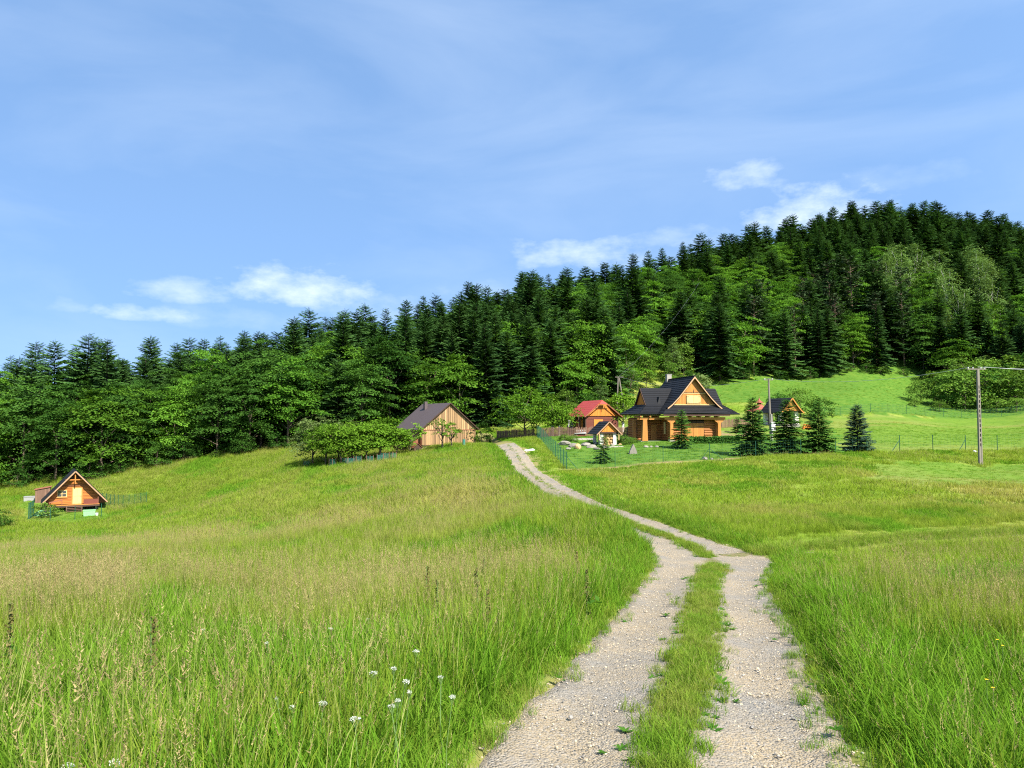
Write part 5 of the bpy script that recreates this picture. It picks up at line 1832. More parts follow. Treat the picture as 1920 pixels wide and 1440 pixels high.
ORCH = [orchard_kind(601, 5.9, 2.9), orchard_kind(602, 5.3, 2.6), orchard_kind(603, 6.6, 3.1, APPLE_PALE), orchard_kind(604, 4.7, 2.3)]
AP = 'apple trees of the small orchard'
for (u, d, k, s, lab) in [
    (588, 101, 2, .98, 'pale green apple tree at the left end of the orchard'),
    (612, 98.5, 0, .92, 'apple tree with twin crooked trunks near the left end of the orchard'),
    (640, 96.5, 1, 1.0, 'bright green apple tree in the front of the orchard, next to the tree guards'),
    (662, 99, 0, .88, 'apple tree in the middle of the orchard behind the tree guards'),
    (688, 98, 1, .98, 'apple tree right of the orchard middle with spreading limbs'),
    (714, 101, 3, 1.18, 'bright apple tree beside the white awning'),
    (636, 103, 2, .85, 'pale apple tree behind the front row of the orchard'),
    (745, 103, 3, .85, 'thin apple tree at the left corner of the barn')]:
    plant_tree(ORCH[k], X(u, d), d, lab, 'apple tree', AP, s)
SPARSE = [orchard_kind(611, 3.9, 1.9, ns=15, nl=30, spray=.6, base=1.5), orchard_kind(612, 3.4, 1.5, ns=13, nl=30, spray=.6, base=1.3)]
plant_tree(SPARSE[0], X(830, 103), 103, 'sparse young apple tree with open branches before the barn boards', 'apple tree', AP, 1.1)
plant_tree(SPARSE[1], X(847, 104), 104, 'thin sapling right of the sparse apple tree before the barn', 'apple tree', AP, 1.0)
plant_tree(SPARSE[1], X(770, 106), 106, 'open branched small tree over the kennel at the barn corner', 'apple tree', AP, 1.25)
plant_tree(SHRUBS[2], X(903, 113), 113, 'dark round bush at the right corner of the barn', 'bush', None, .72)


def limed(root, h=1.1, r=.17):
    MB().tube([(0, 0, .1), (0, 0, h)], [r * 1.12, r], 9).build('limewashed_base', LIME, root)


t_ = plant_tree(orchard_kind(621, 7.2, 4.0, ns=110, base=1.3), X(984, 110), 110, 'large bright fruit tree over the weathered picket fence', 'fruit tree', None, 1.0, name='fruit_tree')
t_ = plant_tree(orchard_kind(622, 5.6, 3.1, ns=80, base=1.5), X(1035, 107.5), 107.5, 'round fruit tree with white limed trunk behind the netting fence', 'fruit tree', None, 1.0, name='fruit_tree'); limed(t_, 1.7, .2)
t_ = plant_tree(orchard_kind(624, 4.6, 2.0, ns=46, base=1.5), X(1048, 106.5), 106.5, 'smaller fruit tree with white limed trunk left of the grey panel', 'fruit tree', None, .85, name='fruit_tree'); limed(t_, 1.8, .18)
t_ = plant_tree(orchard_kind(623, 6.0, 2.4, ns=80, base=1.5), X(1168, 111), 111, 'fruit tree with white limed trunk between the red roof and the black roof', 'fruit tree', None, 1.0, name='fruit_tree'); limed(t_, 1.6, .19)

BIG = broad_kind('broadleaf_tree', BEECH_LEAF, BARK, 641, 17, 1.0, 6.6, ns=210, nl=84, spray=1.7, leaf=.20, lump=.36)
plant_tree(BIG, X(1098, 155), 155, 'big rounded bright green tree at the foot of the wood above the red roofed house', 'tree', None, .98)
plant_tree(BIG, X(985, 146), 146, 'broad green tree at the wood edge behind the fruit trees', 'tree', None, .62)
plant_tree(broad_kind('young_tree', APPLE_PALE, BARK, 642, 8, .8, 3.0, ns=70, nl=40, spray=1.0, leaf=.19), X(1312, 128), 128, 'yellow green young tree rising behind the cottage gable', 'tree', None, .98, name='broadleaf_tree')
plant_tree(ASPENS[1], X(1062, 138), 138, 'soft green bushy tree behind the round fruit tree', 'tree', None, .75, name='broadleaf_tree')
plant_tree(ASPENS[0], X(1125, 140), 140, 'soft green bushy tree directly above the red roof ridge', 'tree', None, .72, name='broadleaf_tree')

BUSHG = 'bushes on the upper meadow'
for u, d, k, s, lab in [
    (1828, 172, 3, 2.2, 'tall rounded bush rising behind the top of the concrete pole'), (1890, 174, 0, 2.7, 'tallest pale green bush above the right end of the far fence'), (1925, 172, 2, 2.2, 'tall dark bush cut by the right edge'),
    (1785, 174, 0, 1.8, 'pale bush at the wood edge left of the concrete pole top'), (1855, 178, 0, 2.5, 'high pale green bush at the wood edge right of the pole top'),
    (1462, 133, 2, .95, 'low green bush behind the black pavilion roof'), (1500, 134, 3, 1.15, 'taller dark bush right of the pavilion roof'), (1540, 132, 2, .95, 'rounded bush at the right end of the clump by the pavilion'),
    (1726, 168, 3, 1.2, 'slim bush standing apart at the left of the big bushes'), (1715, 160, 1, .7, 'low scrub at the left foot of the big bushes'),
    (1775, 165, 2, 1.7, 'dark rounded bush left of the concrete pole'), (1808, 162, 3, 1.9, 'dark rounded bush just left of the concrete pole'),
    (1850, 165, 2, 2.0, 'big bush right behind the concrete pole'), (1890, 162, 0, 2.2, 'light green bush at the right edge, upper row'), (1925, 158, 0, 2.1, 'light green bush cut by the right edge'),
    (1905, 154, 1, 1.2, 'low bush near the far fence at the right edge'), (1868, 156, 1, 1.2, 'low bush near the far fence right of the concrete pole'), (1760, 157, 1, .9, 'low scrub under the dark rounded bush')]:
    plant_tree(SHRUBS[k], X(u, d), d, lab, 'bush', BUSHG, s)
MARGIN = 'young trees between the right bushes and the wood'
for i, (u, d, k, s) in enumerate([(1752, 186, 1, .62), (1796, 182, 0, .72), (1822, 186, 1, .9), (1846, 188, 0, .8), (1872, 186, 1, 1.0), (1900, 188, 0, .95), (1926, 184, 1, 1.05), (1948, 176, 0, .9), (1768, 176, 1, .45), (1884, 176, 1, .7)]):
    plant_tree(ASPENS[k], X(u, d), d, 'pale green young tree between the right hand bushes and the wood', 'tree', MARGIN, s, sx=s * 1.5, name='young_tree')
EDGEG = 'undergrowth bushes along the wood edge'
for i in range(52):
    u = -60 + i * 39 + rng.normal() * 12
    d = np.interp(u, EDGE_U, EDGE_D) - .5 + rng.normal() * 1.0
    if 560 < u < 940 and i % 3: continue
    plant_tree(SHRUBS[2] if i % 4 else SHRUBS[1], X(u, d), d, 'leafy bush of the undergrowth along the wood edge', 'bush', EDGEG, .45 + .45 * rng.random())  # mostly the dark-leaved shape: shadow at the wood's foot put into leaf colour
for u, d, k, s, lab in [(-12, 80, 2, .62, 'dark bush cut by the left edge near the cabin'), (8, 82, 1, .6, 'low bush at the left edge below the cabin'), (92, 92.5, 1, .75, 'leafy bush in front of the left corner of the A-frame cabin'),
                        (240, 97, 1, .28, 'small weed clump beside the short green fence')]:
    plant_tree(SHRUBS[k], X(u, d), d, lab, 'bush', None, s)
for i, (u, d, s) in enumerate([(1076, 96, .35), (1058, 97, .4), (1106, 93, .3), (1170, 92, .45), (1163, 93, .42), (1180, 91, .4), (1186, 93.5, .35)]):
    plant_tree(SHRUBS[1], X(u, d), d, ['little shrub among the paving slabs', 'low juniper behind the netting fence', 'small evergreen left of the stone hut', 'low green shrub right of the stone hut',
                                       'spreading shrub between the stone hut and the cottage', 'ground shrub at the cottage porch step', 'low shrub under the cottage porch post'][i], 'shrub', 'small garden shrubs', s)

# clipped hedge below the garage doors
hd = thing('hedge', 'low dark green hedge along the front of the log cottage', 'hedge', (X(1293, 90.6), 90.6, gz(X(1293, 90.6), 90.6)))
g_ = np.random.default_rng(9)
n_ = 5200
L_ = X(1384, 91) - X(1293, 90.6)
p_ = np.stack([g_.random(n_) * L_, g_.normal(size=n_) * .22 + .15, .02 + (g_.random(n_) ** .7) * (.72 + .22 * fbm(np.linspace(0, 1, n_) * 0 + g_.random(n_) * 9, np.zeros(n_), 3))], 1)
p_[:, 2] += np.interp(p_[:, 0], np.linspace(0, L_, 12), [gz(hd.location.x + q, 90.7) - hd.location.z for q in np.linspace(0, L_, 12)])
v_, f_ = leaf_faces(p_, unit(g_.normal(size=(n_, 3)) + [0, -.3, .5]), np.full(n_, .09), np.full(n_, .045), g_)
link('foliage', np_mesh('foliage', v_, f_, SPRUCE_LEAF), hd)
mb = MB()
for q in np.linspace(.1, L_ - .1, 22):
    zz = gz(hd.location.x + q, 90.75) - hd.location.z
    mb.tube([(q, .15, zz - .1), (q, .15, zz + .6)], .015, 4)
mb.build('stems', BARK, hd)

# tree guards of the orchard
for i, (u, d, lab) in enumerate([(577, 99.5, 'dark'), (625, 95.5, ''), (651, 95.8, ''), (672, 95.4, ''), (695, 95, ''), (714, 96.2, ''), (722, 96.6, ''), (738, 97.5, ''), (660, 94.8, '')]):
    t = thing('tree_guard', ['green netting guard alone at the left end of the orchard', 'blue green guard at the crooked trunks of the orchard', 'blue green guard in the middle of the orchard, left of its neighbour',
                             'broad blue green guard in the shade of the orchard', 'pale blue green guard in the sun before the orchard', 'upright blue green guard under the bright apple tree',
                             'blue green guard touching the upright one under the bright apple tree', 'last blue green guard of the row towards the kennel', 'shaded blue green guard before the middle trunk'][i],
              'tree guard', (X(u, d), d, gz(X(u, d), d)), random.random(), 'netting guards round the saplings')
    w, h = random.uniform(.28, .42), random.uniform(.7, 1.0)
    mb = MB()
    for k in range(9):
        for a, b in (((-w, -w), (w, -w)), ((w, -w), (w, w)), ((w, w), (-w, w)), ((-w, w), (-w, -w))):
            z = h * k / 8.5
            mb.bar((a[0], a[1], z), (b[0], b[1], z), .012, h / 34)
    mb.build('netting', GUARD_GREEN, t)
    for sx in (-1, 1):
        for sy in (-1, 1):
            MB().tube([(sx * w, sy * w, -.15), (sx * w, sy * w, h + .12)], .03, 5).build('stake', WOOD_GREY, t)
t = thing('tree_guard', 'green netting guard at the foot of the barn boards', 'tree guard', (X(870, 106), 106, gz(X(870, 106), 106)), 0, 'netting guards round the saplings')
MB().tube([(0, 0, 0), (0, 0, 1.0)], [.2, .2], 8, cap=False).build('netting', GUARD_GREEN, t)
MB().tube([(.22, 0, -.1), (.22, 0, 1.2)], .025, 5).build('stake', WOOD_GREY, t)


# ------------------------------------------------------------------ stones and slabs in the garden
def boulder(u, d, s, m, seed, label, up=.25, group='garden stones'):
    x = X(u, d)
    o = link('boulder', rock_mesh('boulder', m, seed, *s))
    o.location = (x, d, gz(x, d) + s[2] * up); o.rotation_euler = (0, 0, seed)
    return tag(o, label, 'stone', group)


o = MB().prism([(-.42, -.18, 0), (.42, -.18, 0), (.36, -.18, .3), (.06, -.10, 1.0), (-.02, -.10, 1.0), (-.38, -.18, .3)], (0, .34, 0)).build('standing_stone', STONE)
o.location = (X(1186, 81), 81, gz(X(1186, 81), 81) - .05); o.rotation_euler = (.06, 0, .1)
tag(o, 'pointed grey standing stone on the lawn before the cottage', 'stone')
for i, (u, d, s, m, lab) in enumerate([
    (1059, 93, (1.0, .7, .5), STONE, 'large flat grey boulder at the left of the rockery'), (1076, 91, (.75, .55, .42), STONE, 'tilted grey boulder beside the ochre stone'),
    (1083, 89.5, (.55, .45, .48), STONE_OCHRE, 'ochre yellow boulder in the rockery'), (1098, 91.5, (.8, .5, .3), STONE, 'low grey boulder left of the stone hut'),
    (1110, 90, (.7, .5, .28), STONE, 'pale low boulder in front of the stone hut corner'), (1066, 88.7, (.5, .35, .2), STONE, 'small stone below the flat boulder'), (1119, 88, (.5, .4, .2), STONE, 'small pale stone under the stone hut'),
    (1210, 87.5, (.32, .25, .2), STONE, 'first small pale stone of the flower bed'), (1220, 87.6, (.26, .2, .18), STONE, 'second small pale stone of the flower bed'), (1230, 87.8, (.3, .22, .18), STONE, 'third small pale stone of the flower bed'),
    (1320, 73.6, (.28, .22, .2), STONE, 'little stone at the foot of the braced fence post'), (1333, 73.4, (.2, .16, .14), STONE, 'tiny white stone right of the braced fence post'), (1824, 76.2, (.26, .2, .2), WHITE, 'white stone at the foot of a field fence post')]):
    boulder(u, d, s, m, 700 + i, lab)
for i, (u, d, w, l, r, lab) in enumerate([(1098, 97, 3.4, 1.6, .1, 'pale paved strip before the red brown fence'), (1178, 99, 4.2, 1.4, .12, 'pale paved path behind the stone hut'), (1150, 88.5, 2.6, .9, .1, 'stone paving at the front of the stone hut')]):
    x = X(u, d)
    t = thing('paved_area', lab, 'paving', (x, d, gz(x, d) + .06), r, 'paved areas')
    n = int(w / .62)
    for a in range(n):
        for c in range(max(1, int(l / .6))):
            mb = MB(); mb.box(-w / 2 + a * .62 + .015, -w / 2 + a * .62 + .60, c * .6 + .015, c * .6 + .585, -.4, .06 + random.uniform(-.012, .012) + .05 * c)
            mb.build('paver', PAVING, t)
o = MB().prism([(-.45, 0, .30), (.55, 0, .42), (.52, 0, .46), (-.40, 0, .35)], (-.15, .2, .12)).build('white_board', WHITE)
o.location = (X(994, 83), 83, gz(X(994, 83), 83)); o.rotation_euler = (0, 0, .25)
tag(o, 'white board lying in the grass beside the bend of the track', 'board')

# ------------------------------------------------------------------ grasses
BLADE = leaf_mat('grass_blades', (.150, .235, .020), (.235, .320, .034), .47, .22, 'dry', (.34, .30, .09))
BLADE_LUSH = leaf_mat('lush_blades', (.085, .205, .014), (.150, .275, .022), .45, .2, 'dry', (.24, .25, .05))
LAWN_BLADE = leaf_mat('lawn_blades', (.060, .165, .014), (.110, .205, .022), .4, .15, 'dry', (.20, .22, .06))
SEED = leaf_mat('seed_heads', (.26, .20, .085), (.36, .29, .14), .35, .2)
STRAW = leaf_mat('flower_stalks', (.24, .29, .06), (.34, .34, .12), .4, .15)
WEED = leaf_mat('weed_leaves', (.035, .105, .014), (.065, .150, .020), .33, .2)


def clump(seed, n, rad, h, w, mats, seeds=0, seg=3, lean=.35, hvar=.35, seed_h=1.35, head=.16, nh=16):
    g = np.random.default_rng(seed)
    V, F, M = [], [], []
    b = 0
    for i in range(n + seeds):
        stalk = i >= n
        a = g.random() * 2 * PI
        r = rad * math.sqrt(g.random())
        x, y = r * math.cos(a), r * math.sin(a)
        hh = h * (1 - hvar + 2 * hvar * g.random()) if not stalk else h * seed_h * (.8 + .35 * g.random())
        az = g.random() * 2 * PI
        ln = lean * hh * (.25 + 1.2 * g.random()) * (.5 if stalk else 1)
        ww = w * (.7 + .6 * g.random()) * (.45 if stalk else 1)
        fa = az + PI / 2 + g.normal() * .6
        sx, sy = math.cos(fa) * ww / 2, math.sin(fa) * ww / 2
        for k in range(seg):
            t = k / seg
            px, py, pz = x + math.cos(az) * ln * t ** 2, y + math.sin(az) * ln * t ** 2, hh * (t - .18 * t ** 3 * (not stalk))
            q = 1 - t * .55
            V += [(px - sx * q, py - sy * q, pz), (px + sx * q, py + sy * q, pz)]
        tip = (x + math.cos(az) * ln, y + math.sin(az) * ln, hh * (.84 if not stalk else 1))
        V.append(tip)
        for k in range(seg - 1):
            F += [(b + 2 * k, b + 2 * k + 1, b + 2 * k + 3), (b + 2 * k, b + 2 * k + 3, b + 2 * k + 2)]
            M += [2 * stalk, 2 * stalk]
        F.append((b + 2 * seg - 2, b + 2 * seg - 1, b + 2 * seg)); M.append(2 * stalk)
        b = len(V)
        if stalk:
            hl = head * (.7 + .6 * g.random())
            for k in range(nh):
                t = k / nh
                c = np.array(tip) + np.array([math.cos(az) * t * .25 * hl, math.sin(az) * t * .25 * hl, -hl * .9 + hl * t * 1.1])
                d = unit(np.array([g.normal() * .7, g.normal() * .7, 1.0])) * hl * .17 * (1.2 - t)
                s = unit(np.cross(d, g.normal(size=3))) * max(hl * .016, w * .22)
                V += [tuple(c - s), tuple(c + s), tuple(c + d)]
                F.append((b, b + 1, b + 2)); M.append(1)
                b += 3
    return np_mesh('grass_tuft', np.array(V), np.array(F), mats, M)


def weed(seed, n, L, w, m, up=.5):
    """rosette of broad leaves"""
    g = np.random.default_rng(seed)
    V, F = [], []
    for i in range(n):
        az = 2 * PI * i / n + g.normal() * .3
        l = L * (.6 + .7 * g.random()); u = up * (.5 + g.random())
        o = np.array([math.cos(az), math.sin(az), 0]); s = np.array([-math.sin(az), math.cos(az), 0])
        b = len(V)
        for t, q in ((0, .15), (.35, 1), (.7, .8), (1, .08)):
            c = o * l * t + np.array([0, 0, l * (u * t - .55 * u * t * t)])
            V += [c - s * w * q, c + s * w * q]
        F += [(b + k, b + k + 1, b + k + 3, b + k + 2) for k in (0, 2, 4)]
    return np_mesh('weed_rosette', np.array(V), np.array(F), m)


NEAR = [clump(1, 40, .17, .62, .0068, [BLADE, SEED, STRAW], 3, 4), clump(2, 34, .16, .72, .007, [BLADE, SEED, STRAW], 5, 4, .22), clump(3, 42, .18, .50, .0065, [BLADE, SEED, STRAW], 0, 4, .45),
        clump(4, 26, .17, .68, .0065, [BLADE, SEED, STRAW], 8, 4, .22, seed_h=1.4), clump(5, 34, .17, .46, .010, [BLADE_LUSH, SEED, STRAW], 0, 4, .5), clump(6, 30, .15, .58, .012, [BLADE_LUSH, SEED, STRAW], 1, 4, .4)]
MID = [clump(11, 34, .26, .54, .011, [BLADE, SEED, STRAW], 2, 3), clump(12, 34, .26, .47, .012, [BLADE, SEED, STRAW], 0, 3, .4), clump(13, 26, .26, .54, .011, [BLADE, SEED, STRAW], 4, 3, seed_h=1.35),
       clump(14, 34, .26, .44, .014, [BLADE_LUSH, SEED, STRAW], 0, 3, .45)]
FARG = [clump(21, 22, .5, .46, .030, [BLADE, SEED, STRAW], 1, 2, .7), clump(22, 22, .5, .40, .032, [BLADE, SEED, STRAW], 0, 2, .8), clump(23, 18, .5, .46, .030, [BLADE, SEED, STRAW], 3, 2, head=.18),
        clump(24, 22, .5, .38, .05, [BLADE_LUSH, SEED, STRAW], 0, 2, .4)]
SHORT = [clump(31, 34, .13, .13, .007, [BLADE_LUSH, SEED, STRAW], 0, 3, .6), clump(32, 28, .12, .20, .008, [BLADE_LUSH, SEED, STRAW], 0, 3, .6), clump(33, 24, .12, .16, .006, [BLADE, SEED, STRAW], 2, 3, .6, head=.05),
         weed(34, 13, .09, .014, WEED, .6), weed(35, 10, .075, .016, WEED, .35)]
LAWNT = [clump(41, 26, .4, .12, .04, [LAWN_BLADE, SEED, STRAW], 0, 2, .5), clump(42, 26, .4, .16, .04, [LAWN_BLADE, SEED, STRAW], 0, 2, .5)]
TUFTS = NEAR + MID + FARG + SHORT + LAWNT
i_near, i_mid, i_far, i_short, i_lawn = 0, 6, 10, 14, 19
GRASS_COLL = proto_collection('grass_shapes', TUFTS, 'grass_tuft')
FOOTPRINTS = []
for o in list(bpy.data.objects):
    if o.parent is None and o.get('category') in ('log cottage', 'barn', 'house', 'cabin', 'pavilion', 'gazebo', 'barbecue hut'):
        r_ = {'log cottage': (6.8, 10), 'barn': (4.6, 10), 'house': (3.2, 7), 'cabin': (3.4, 6.2), 'pavilion': (2, 4), 'gazebo': (2.3, 2.3), 'barbecue hut': (1.4, 2.6)}[o['category']]
        FOOTPRINTS.append((o.location.x, o.location.y, o.rotation_euler.z, r_[0], r_[1]))


def band(seed, y0, y1, dens, margin=1.25):
    """random points of the strip between two distances, over the view and some way beside it"""
    g = np.random.default_rng(seed)
    half = 960 / F_PX * margin
    x1 = y1 * half + 3
    n = int(dens * (y1 - y0) * 2 * x1)
    x, y = g.uniform(-x1, x1, n), g.uniform(y0, y1, n)
    k = np.abs(x) < np.maximum(y, 0) * half + 3
    return x[k], y[k], g


def sow(name, seed, y0, y1, dens, which, hmul=1.0, margin=1.25):
    x, y, g = band(seed, y0, y1, dens, margin)
    zz = zones(x, y)
    ed = np.interp(x / np.maximum(y, .1) * F_PX * math.cos(PITCH) + CU, EDGE_U, EDGE_D)
    edgew = .12 + .30 * fbm(x * .9, y * .9, 51)
    ok = (zz['rd'] > edgew - .12) & (y < ed + 2) & (zz['sd'] > .05)
    for fx, fy, fr, fw, fl in FOOTPRINTS:
        c, s = math.cos(-fr), math.sin(-fr)
        lx, ly = (x - fx) * c - (y - fy) * s, (x - fx) * s + (y - fy) * c
        ok &= ~((np.abs(lx) < fw) & (ly > -.3) & (ly < fl))
    ok &= ~(zz['lawn'] & (g.random(len(x)) > .0)) if which != 'lawn' else zz['lawn']
    ok &= g.random(len(x)) > zz['soil'] * .85
    thin = np.where(zz['mown'], .85, np.where(zz['garden'], .5, np.where(zz['upper'], .7, 1.0)))
    ok &= g.random(len(x)) < thin
    q = np.where(ok)[0]
    x, y = x[q], y[q]
    Z = {k: v[q] for k, v in zz.items()}
    n = len(x)
    u = g.random(n)
    verge = np.clip(1 - (Z['rd'] - .1) / 1.1, 0, 1)
    lush = (g.random(n) < np.clip(1.05 - Z['rd'] / 2.2, 0, .95)) | (fbm(x * .22, y * .16, 61) > .62)
    lush |= (Z['upper'] | (Z['garden'] & (Z['dry'] < .2)) | Z['mown']) & (g.random(n) < .85)
    seedy = (fbm(x * .16, y * .09, 63) + Z['dry'] * .45) > .65
    if which == 'near':
        idx = np.where(lush, i_near + 4 + (u > .5), np.where(seedy, np.where(u > .5, i_near + 3, i_near + 1), i_near + (u * 3).astype(int)))
        idx = np.where((verge > .75) & (u < .75), i_short + (u * 6.6).astype(int) % 5, idx)
    elif which == 'mid':
        idx = np.where(lush, i_mid + 3, np.where(seedy, np.where(u > .5, i_mid + 2, i_mid), i_mid + (u * 2).astype(int)))
    elif which == 'far':
        idx = np.where(lush, i_far + 3, np.where(seedy, np.where(u > .5, i_far + 2, i_far), i_far + (u * 2).astype(int)))
    else:
        idx = i_lawn + (u * 2).astype(int)
    h = (.78 + .44 * g.random(n)) * hmul
    right = Z['rs'] > 0
    h = h * np.where(right & (y > 16), .62, np.where(right, .8, 1.0))
    h = h * np.where(Z['mown'], .28, np.where(Z['garden'], .30, np.where(Z['upper'], .62, 1.0))) if which != 'lawn' else h
    h = h * np.where(Z['left'] & (y > 21) & (y < 58), np.clip(.7 + Z['rd'] / 1.5, .7, 1.15), np.clip(.45 + Z['rd'] / 1.1, .45, 1.0))
    h = h * (.75 + .5 * fbm(x * .35, y * .35, 65))
    h = h * np.where((Z['bd'] < 1.1) & (x < X(1430, 73)), .3, 1)
    h = h * np.where(Z['sd'] < 1.2, .4, 1)
    rot = np.stack([g.normal(size=n) * .10, g.normal(size=n) * .10, g.random(n) * 2 * PI], 1)
    sc = np.stack([np.sqrt(h) * 1.05, np.sqrt(h) * 1.05, h], 1)
    pz = ground(x, y)
    scatter(name, np.stack([x, y, pz - .02], 1), rot, sc, idx, GRASS_COLL, {'dry': np.clip(Z['dry'] * .9 + g.normal(size=n) * .10, 0, 1)})
    return n


tot = sow('foreground_grass', 1, 1.5, 15, 58, 'near')
tot += sow('middle_grass', 2, 15, 38, 20, 'mid')
tot += sow('far_grass', 3, 38, 132, 6.5, 'far', 1.0, 1.15)
tot += sow('lawn_grass', 4, 70, 110, 5, 'lawn', 1.0, 1.1)
tot += sow('upper_grass', 5, 132, 215, 1.2, 'far', .9, 1.1)


def verge():
    x, y, g = band(7, 2.5, 48, 60, 1.05)
    rd = np.abs(poly_dist(x, y, ROAD)[0]) - road_width(y) / 2
    k = (rd > -.30 + .75 * (fbm(x * 1.3, y * 1.3, 53) - .35)) & (rd < .75) & (g.random(len(x)) < np.clip(1 + rd * 3.2, .12, 1)) & ~((x > X(1385, 23)) & (np.abs(y - 23.4) < 1.2) & (g.random(len(x)) < .55))
    k &= g.random(len(x)) < np.clip(1.3 - y / 50, .3, 1)
    x, y, rd = x[k], y[k], rd[k]; n = len(x)
    h = (.6 + .9 * g.random(n)) * np.clip(.55 + rd * 1.6, .45, 1.7)
    u = g.random(n)
    idx = np.where(u < .88, i_short + (u * 50).astype(int) % 3, i_short + 3 + (u > .95))
    scatter('verge_grass', np.stack([x, y, ground(x, y) - .01 + .10 * (rd < .05)], 1), np.stack([g.normal(size=n) * .15, g.normal(size=n) * .15, g.random(n) * 6.28], 1), np.stack([h * 1.05, h * 1.05, h], 1), idx, GRASS_COLL,
            {'dry': np.clip(.12 + .6 * (fbm(x * .8, y * .8, 57) - .45), 0, .6)})
    return n


tot += verge()


# grass and plantain between the ruts, and creeping in from the edges
def strip_points(line, step, hw, seed, off=0.0):
    g = np.random.default_rng(seed)
    tang = np.gradient(line, axis=0); tang /= np.linalg.norm(tang, axis=1)[:, None]
    n = int(len(line) * .35 / step)
    i = g.integers(0, len(line), n)
    w = g.normal(size=n) * hw * .5 + off
    return line[i, 0] + tang[i, 1] * w + g.normal(size=n) * .1, line[i, 1] - tang[i, 0] * w + g.normal(size=n) * .1, w, g


x, y, w, g = strip_points(ROAD, .0045, .19, 71, .03)
dens_ = fbm(x * 2.2, y * 1.1, 73) + .22 * np.clip((y - 8) / 4, -1, 1) - .7 * np.exp(-((y - 21.5) / 1.6) ** 2)
k = (y > 3) & (y < 95) & (dens_ + .1 - .3 * np.abs(w - .03) / .5 > .36) & (np.abs(w - .03) < .40) & (g.random(len(x)) < np.clip(1.4 - y / 34, .03, 1))
x, y = x[k], y[k]; n = len(x)
u = g.random(n)
idx = np.where(u < .78, i_short + (u * 40).astype(int) % 3, i_short + 3 + (u > .9))
h = (.28 + .5 * g.random(n)) * (.5 + 1.0 * fbm(x * 1.1, y * .9, 75)) * np.where(y > 24, 1.2, 1)
scatter('track_strip_grass', np.stack([x, y, ground0(x, y) + .03], 1), np.stack([g.normal(size=n) * .15, g.normal(size=n) * .15, g.random(n) * 6.28], 1), np.stack([h * 1.1, h * 1.1, h], 1), idx, GRASS_COLL,
        {'dry': np.clip(.25 + .5 * (fbm(x * 1.5, y * 1.5, 77) - .4) * 2, 0, 1)})
x, y, w, g = strip_points(SIDE, .010, .9, 81)
k = (np.abs(np.abs(w) - .6) > .14) & (x > X(1400, 23.5))
x, y = x[k], y[k]; n = len(x)
scatter('side_track_grass', np.stack([x, y, ground0(x, y) + .02], 1), np.stack([g.normal(size=n) * .1, g.normal(size=n) * .1, g.random(n) * 6.28], 1), np.tile((.9 + .5 * g.random(n))[:, None], (1, 3)), i_short + g.integers(0, 3, n), GRASS_COLL,
        {'dry': np.full(n, .35)})

# single weeds standing in the ruts
for i in range(18):
    yy = 4.6 + 14 * rng.random() ** 1.5
    j = np.argmin(np.abs(ROAD[:, 1] - yy))
    sx = rng.choice([-1, 1]) * rng.uniform(.32, .52) if i % 3 else rng.choice([-1, 1]) * rng.uniform(1.0, 1.2)
    o = link('plantain', TUFTS[i_short + 3 + i % 2])
    px = ROAD[j, 0] + sx
    o.location = (px, yy, float(ground0([px], [yy])[0]) + .015); o.scale = [.45 + .45 * rng.random()] * 3; o.rotation_euler = (0, 0, rng.random() * 6)
    tag(o, 'low green plantain rosette growing in the gravel of the track', 'weed', 'plantains in the track')

# loose stones of the track
PEBBLE, PEBBLE_WARM = solid('grey_pebble', (.24, .225, .20), .9, .3, (30, 30, 30), obj_var=.35), solid('sand_pebble', (.38, .31, .21), .9, .3, (30, 30, 30), obj_var=.3)
PEB = [rock_mesh('pebble', PEBBLE, 40 + i, 1, .8, .55, .5) for i in range(4)] + [rock_mesh('pebble', PEBBLE_WARM, 45, 1, .75, .5, .5)]
PEB_COLL = proto_collection('pebble_shapes', PEB, 'pebble')
x, y, w, g = strip_points(ROAD, .0007, 1.9, 91)
k = (y > 3.5) & (y < 26) & (np.abs(w) < road_width(y) / 2 + .12) & ((np.abs(w - .02) < .45) | (np.abs(w) > 1.0) | (g.random(len(x)) < .45))
x, y = x[k], y[k]; n = len(x)
s = .005 + .010 * g.random(n) ** 3 + .014 * (g.random(n) > .99)
scatter('loose_gravel', np.stack([x, y, ground0(x, y) + .008], 1), g.random((n, 3)) * [.4, .4, 6.28], np.tile(s[:, None], (1, 3)), np.minimum(g.integers(0, 9, n), 4) % 5, PEB_COLL)
print('tufts', tot, 'stones', n)

# ------------------------------------------------------------------ flowers and tall weeds in the foreground
PETAL = solid('white_petals', (.42, .43, .36), .8, .1)
STEM = solid('plant_stem', (.10, .17, .04), .7, .2)
YELLOW = solid('yellow_petals', (.75, .50, .02), .7, .1)


def umbel_mesh(seed, r):
    g = np.random.default_rng(seed)
    n = 70
    a, q = g.random(n) * 2 * PI, r * np.sqrt(g.random(n))
    p = np.stack([q * np.cos(a), q * np.sin(a), -.35 * q * q / r + g.normal(size=n) * .004], 1)
    v, f = leaf_faces(p, unit(np.array([0, 0, 1.]) + g.normal(size=(n, 3)) * .35), np.full(n, r * .17), np.full(n, r * .14), g)
    me = np_mesh('flower_head', v, f, PETAL)
    st = MB().tube([(0, 0, -.62), (.02, .01, -.3), (0, 0, -.06)], [.005, .004, .003], 5)
    for k in range(8):
        t = 2 * PI * k / 8
        st.tube([(0, 0, -.06), (r * .75 * math.cos(t), r * .75 * math.sin(t), -.012)], .0018, 4, cap=False)
    return me, st.mesh('stem', STEM)


